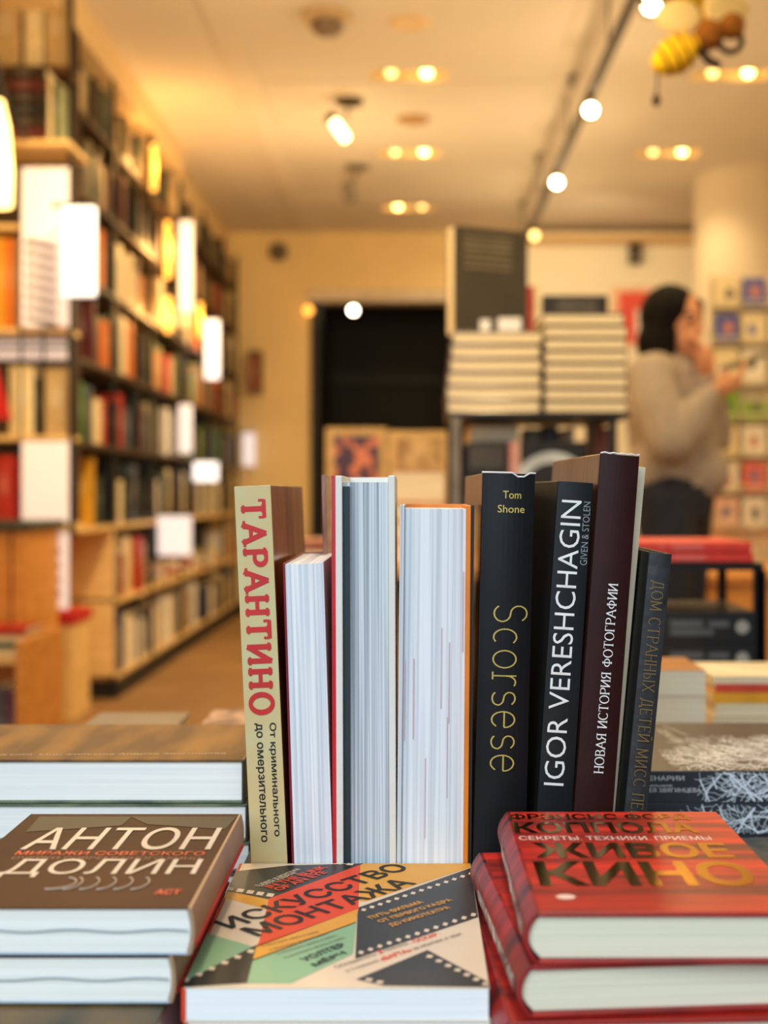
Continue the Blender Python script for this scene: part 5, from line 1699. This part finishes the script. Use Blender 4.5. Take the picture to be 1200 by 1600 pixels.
f = yawm @ Vector((1, 0, -.14)).normalized()
side = yawm @ Vector((0, 1, 0))
Rh = Matrix.Rotation(-.72, 3, 'Z') @ Matrix.Rotation(.16, 3, 'Y')
# hands: palm, four fingers of unequal length, thumb
def hand(wrist, palm_dir, finger_dir, thumb_dir, curl):
    caps = []
    pd = palm_dir.normalized()
    a = finger_dir.normalized()
    across = pd.cross(a).normalized()
    pc = wrist + a * .045
    caps.append(([wrist, pc, wrist + a * .085], [.024, .034, .030]))
    for i, (o, L) in enumerate(((-.027, .070), (-.009, .080), (.009, .075), (.026, .058))):
        p0 = wrist + a * .08 + across * o
        d1 = (a * math.cos(curl * .5) + pd * math.sin(curl * .5))
        d2 = (a * math.cos(curl * 1.2) + pd * math.sin(curl * 1.2))
        d3 = (a * math.cos(curl * 1.8) + pd * math.sin(curl * 1.8))
        p1 = p0 + d1 * L * .45
        p2 = p1 + d2 * L * .32
        p3 = p2 + d3 * L * .25
        caps.append(([p0 - a * .02, p0, p1, p2, p3], [.010, .0098, .0092, .0085, .0075]))
    t0 = wrist + a * .03 - across * .026
    td = thumb_dir.normalized()
    t1 = t0 + td * .032
    t2 = t1 + (td * .7 + a * .6).normalized() * .03
    caps.append(([t0 + across * .012, t0, t1, t2], [.014, .0125, .0105, .009]))
    return caps
# near arm: elbow low, forearm rising to the phone; far arm folded up with the hand at the mouth
shn, eln, wrn = w(1003, 592, -.13), w(1024, 692, -.26), w(1088, 622, -.22)
shf, elf, wrf = w(1086, 590, .15), w(1112, 676, .02), w(1094, 596, -.10)
hand_n = hand(wrn, Vector((-.2, .4, .9)), Vector((.86, .1, .42)), Vector((.2, .3, .9)), .55)
hand_f = hand(wrf, Vector((-.9, .25, .2)), Vector((-.10, -.02, 1)), Vector((-.3, -.8, .6)), .6)
caps = [
    ([w(1050, 775), w(1050, 700), w(1045, 640), w(1040, 590)], [.125, .11, .12, .10]),
    ([w(1040, 590), w(1040, 560, -.01), w(1044, 535, -.015)], [.075, .052, .052]),
    ([w(1040, 588), shn], [.08, .062]), ([w(1040, 588), shf], [.08, .062]),
    ([shn, eln], [.050, .040]), ([eln, wrn], [.040, .027]),
    ([shf, elf], [.050, .040]), ([elf, wrf], [.040, .027]),
    ([w(1035, 780, -.08), w(1040, 940, -.09), w(1036, 1090, -.08), w(1034, 1172, -.07)], [.09, .062, .05, .036]),
    ([w(1072, 780, .08), w(1076, 940, .09), w(1078, 1090, .08), w(1080, 1172, .07)], [.09, .062, .05, .036]),
    ([w(1034, 1172, -.07), w(1034, 1190, -.07), w(1075, 1196, -.10)], [.036, .036, .026]),
    ([w(1080, 1172, .07), w(1080, 1190, .07), w(1120, 1196, .04)], [.036, .036, .026]),
] + hand_n + hand_f
nose = head + f * .102 + Vector((0, 0, -.012))
balls = [
    (head + Vector((0, 0, .015)), (.096, .076, .112), Rh),
    (head + f * .03 + Vector((0, 0, -.05)), (.066, .056, .070), Rh),
    (head + f * .066 + Vector((0, 0, -.095)), (.022, .024, .02), Rh),
    (nose, (.017, .011, .014), Rh), (nose + Vector((0, 0, .022)) - f * .008, (.011, .009, .02), Rh),
    (head + f * .083 + Vector((0, 0, -.058)), (.012, .022, .007), Rh), (head + f * .081 + Vector((0, 0, -.07)), (.012, .019, .007), Rh),
    (head + side * .075 + Vector((0, 0, -.01)), (.02, .01, .032), Rh), (head - side * .075 + Vector((0, 0, -.01)), (.02, .01, .032), Rh),
]
blob('body', caps, balls, M_skin, per, .0055, 5)
fe = MB()
for s in (-1, 1):
    fe.ball(head + f * .083 + side * .032 * s + Vector((0, 0, .012)), (.010, .014, .007), 12, 8, 0, Rh)
fe.build('eyes', mat('eye_dark', (40, 26, 22), .25), per, smooth=True)
br = MB()
for s in (-1, 1):
    br.tube([head + f * .088 + side * (.018 * s) + Vector((0, 0, .032)), head + f * .086 + side * (.036 * s) + Vector((0, 0, .037)), head + f * .073 + side * (.052 * s) + Vector((0, 0, .031))], .0045, 6)
br.build('eyebrows', M_hair, per, smooth=True)
# hair: a bob to the jaw, open at the face
hb_ = [
    (head + Vector((0, 0, .03)) - f * .022, (.110, .094, .112), Rh),
    (head - f * .056 + Vector((0, 0, -.065)), (.080, .100, .10), Rh),
    (head - side * .062 - f * .026 + Vector((0, 0, -.075)), (.070, .036, .092), Rh),
    (head + side * .07 - f * .01 + Vector((0, 0, -.07)), (.06, .026, .085), Rh),
]
cp_ = [([head - f * .07 + Vector((-.03, -.02, -.10)), head - f * .02 - side * .07 + Vector((0, 0, -.135)), head + f * .02 - side * .075 + Vector((0, 0, -.128))], [.032, .034, .022]),
       ([head - side * .073 + f * .0 + Vector((0, 0, .05)), head - side * .078 - f * .004 + Vector((0, 0, -.03)), head - side * .078 + f * .014 + Vector((0, 0, -.12))], [.022, .022, .02]),
       ([head + side * .05 + f * .07 + Vector((0, 0, .085)), head + side * .08 + f * .05 + Vector((0, 0, .02)), head + side * .08 + f * .03 + Vector((0, 0, -.09))], [.018, .018, .018])]
blob('hair', cp_, hb_, M_hair, per, .008, 6)
# jumper
jc = [
    ([w(1056, 748), w(1054, 700), w(1048, 650), w(1044, 605), w(1042, 585)], [.150, .158, .160, .140, .10]),
    ([w(1040, 592), shn + Vector((0, 0, -.012))], [.105, .088]), ([w(1040, 592), shf + Vector((0, 0, -.012))], [.105, .088]),
    ([shn + Vector((0, 0, -.012)), (shn + eln) / 2 + Vector((-.01, 0, 0)), eln], [.086, .084, .080]), ([eln, (eln + wrn) / 2 + Vector((0, 0, -.015)), wrn - (wrn - eln).normalized() * .012], [.080, .068, .040]),
    ([shf + Vector((0, 0, -.012)), elf], [.086, .078]), ([elf, (elf + wrf) / 2, wrf - (wrf - elf).normalized() * .012], [.078, .062, .040]),
    ([w(1020, 735, -.06), w(1092, 738, -.04)], [.105, .10]), ([w(1030, 735, .08), w(1092, 738, .06)], [.10, .095]),
]
blob('jumper', jc, [], M_knit, per, .010, 4)
MB().lathe([(.060, -.012), (.068, .004), (.064, .020), (.056, .022)], w(1042, 571, -.008), 28).build('collar', M_knit, per, smooth=True)
tc_ = [
    ([w(1052, 752), w(1052, 785)], [.150, .145]),
    ([w(1032, 775, -.075), w(1036, 870, -.085), w(1038, 945, -.09), w(1036, 1060, -.08), w(1034, 1160, -.07)], [.108, .094, .078, .066, .056]),
    ([w(1074, 775, .075), w(1076, 870, .085), w(1078, 945, .09), w(1079, 1060, .08), w(1080, 1160, .07)], [.108, .094, .078, .066, .056]),
]
blob('trousers', tc_, [], M_jean, per, .010, 4)
for (a_, b2) in ((w(1034, 1186, -.07), w(1078, 1190, -.10)), (w(1080, 1186, .07), w(1124, 1190, .04))):
    sh = MB().ball((a_ + b2) / 2 + Vector((.01, 0, .008)), (.135, .048, .046), 20, 12, 0, Matrix.Rotation(-.3, 3, 'Z'))
    for v_ in sh.v:
        v_.z = max(v_.z, .0005)
    sh.build('shoe', M_shoe, per, smooth=True)
# the phone in the near hand
fd = Vector((.86, .1, .42)).normalized()
pc = W0 + wrn + fd * .135 + Vector((.0, .02, .052))
ph = root('smartphone', 'dark smartphone held out in the hand of the person by the postcards', 'phone', pc)
M3 = Matrix.Rotation(-.35, 4, 'Y') @ Matrix.Rotation(.2, 4, 'X')
o = MB().box((-.07, -.036, -.004), (.07, .036, .004)).build('case', M_black, ph, bevel=.003)
o.matrix_local = M3
o = MB().box((-.064, -.032, .0041), (.064, .032, .0048)).build('screen', mat('dark_screen', (30, 34, 40), .1), ph)
o.matrix_local = M3
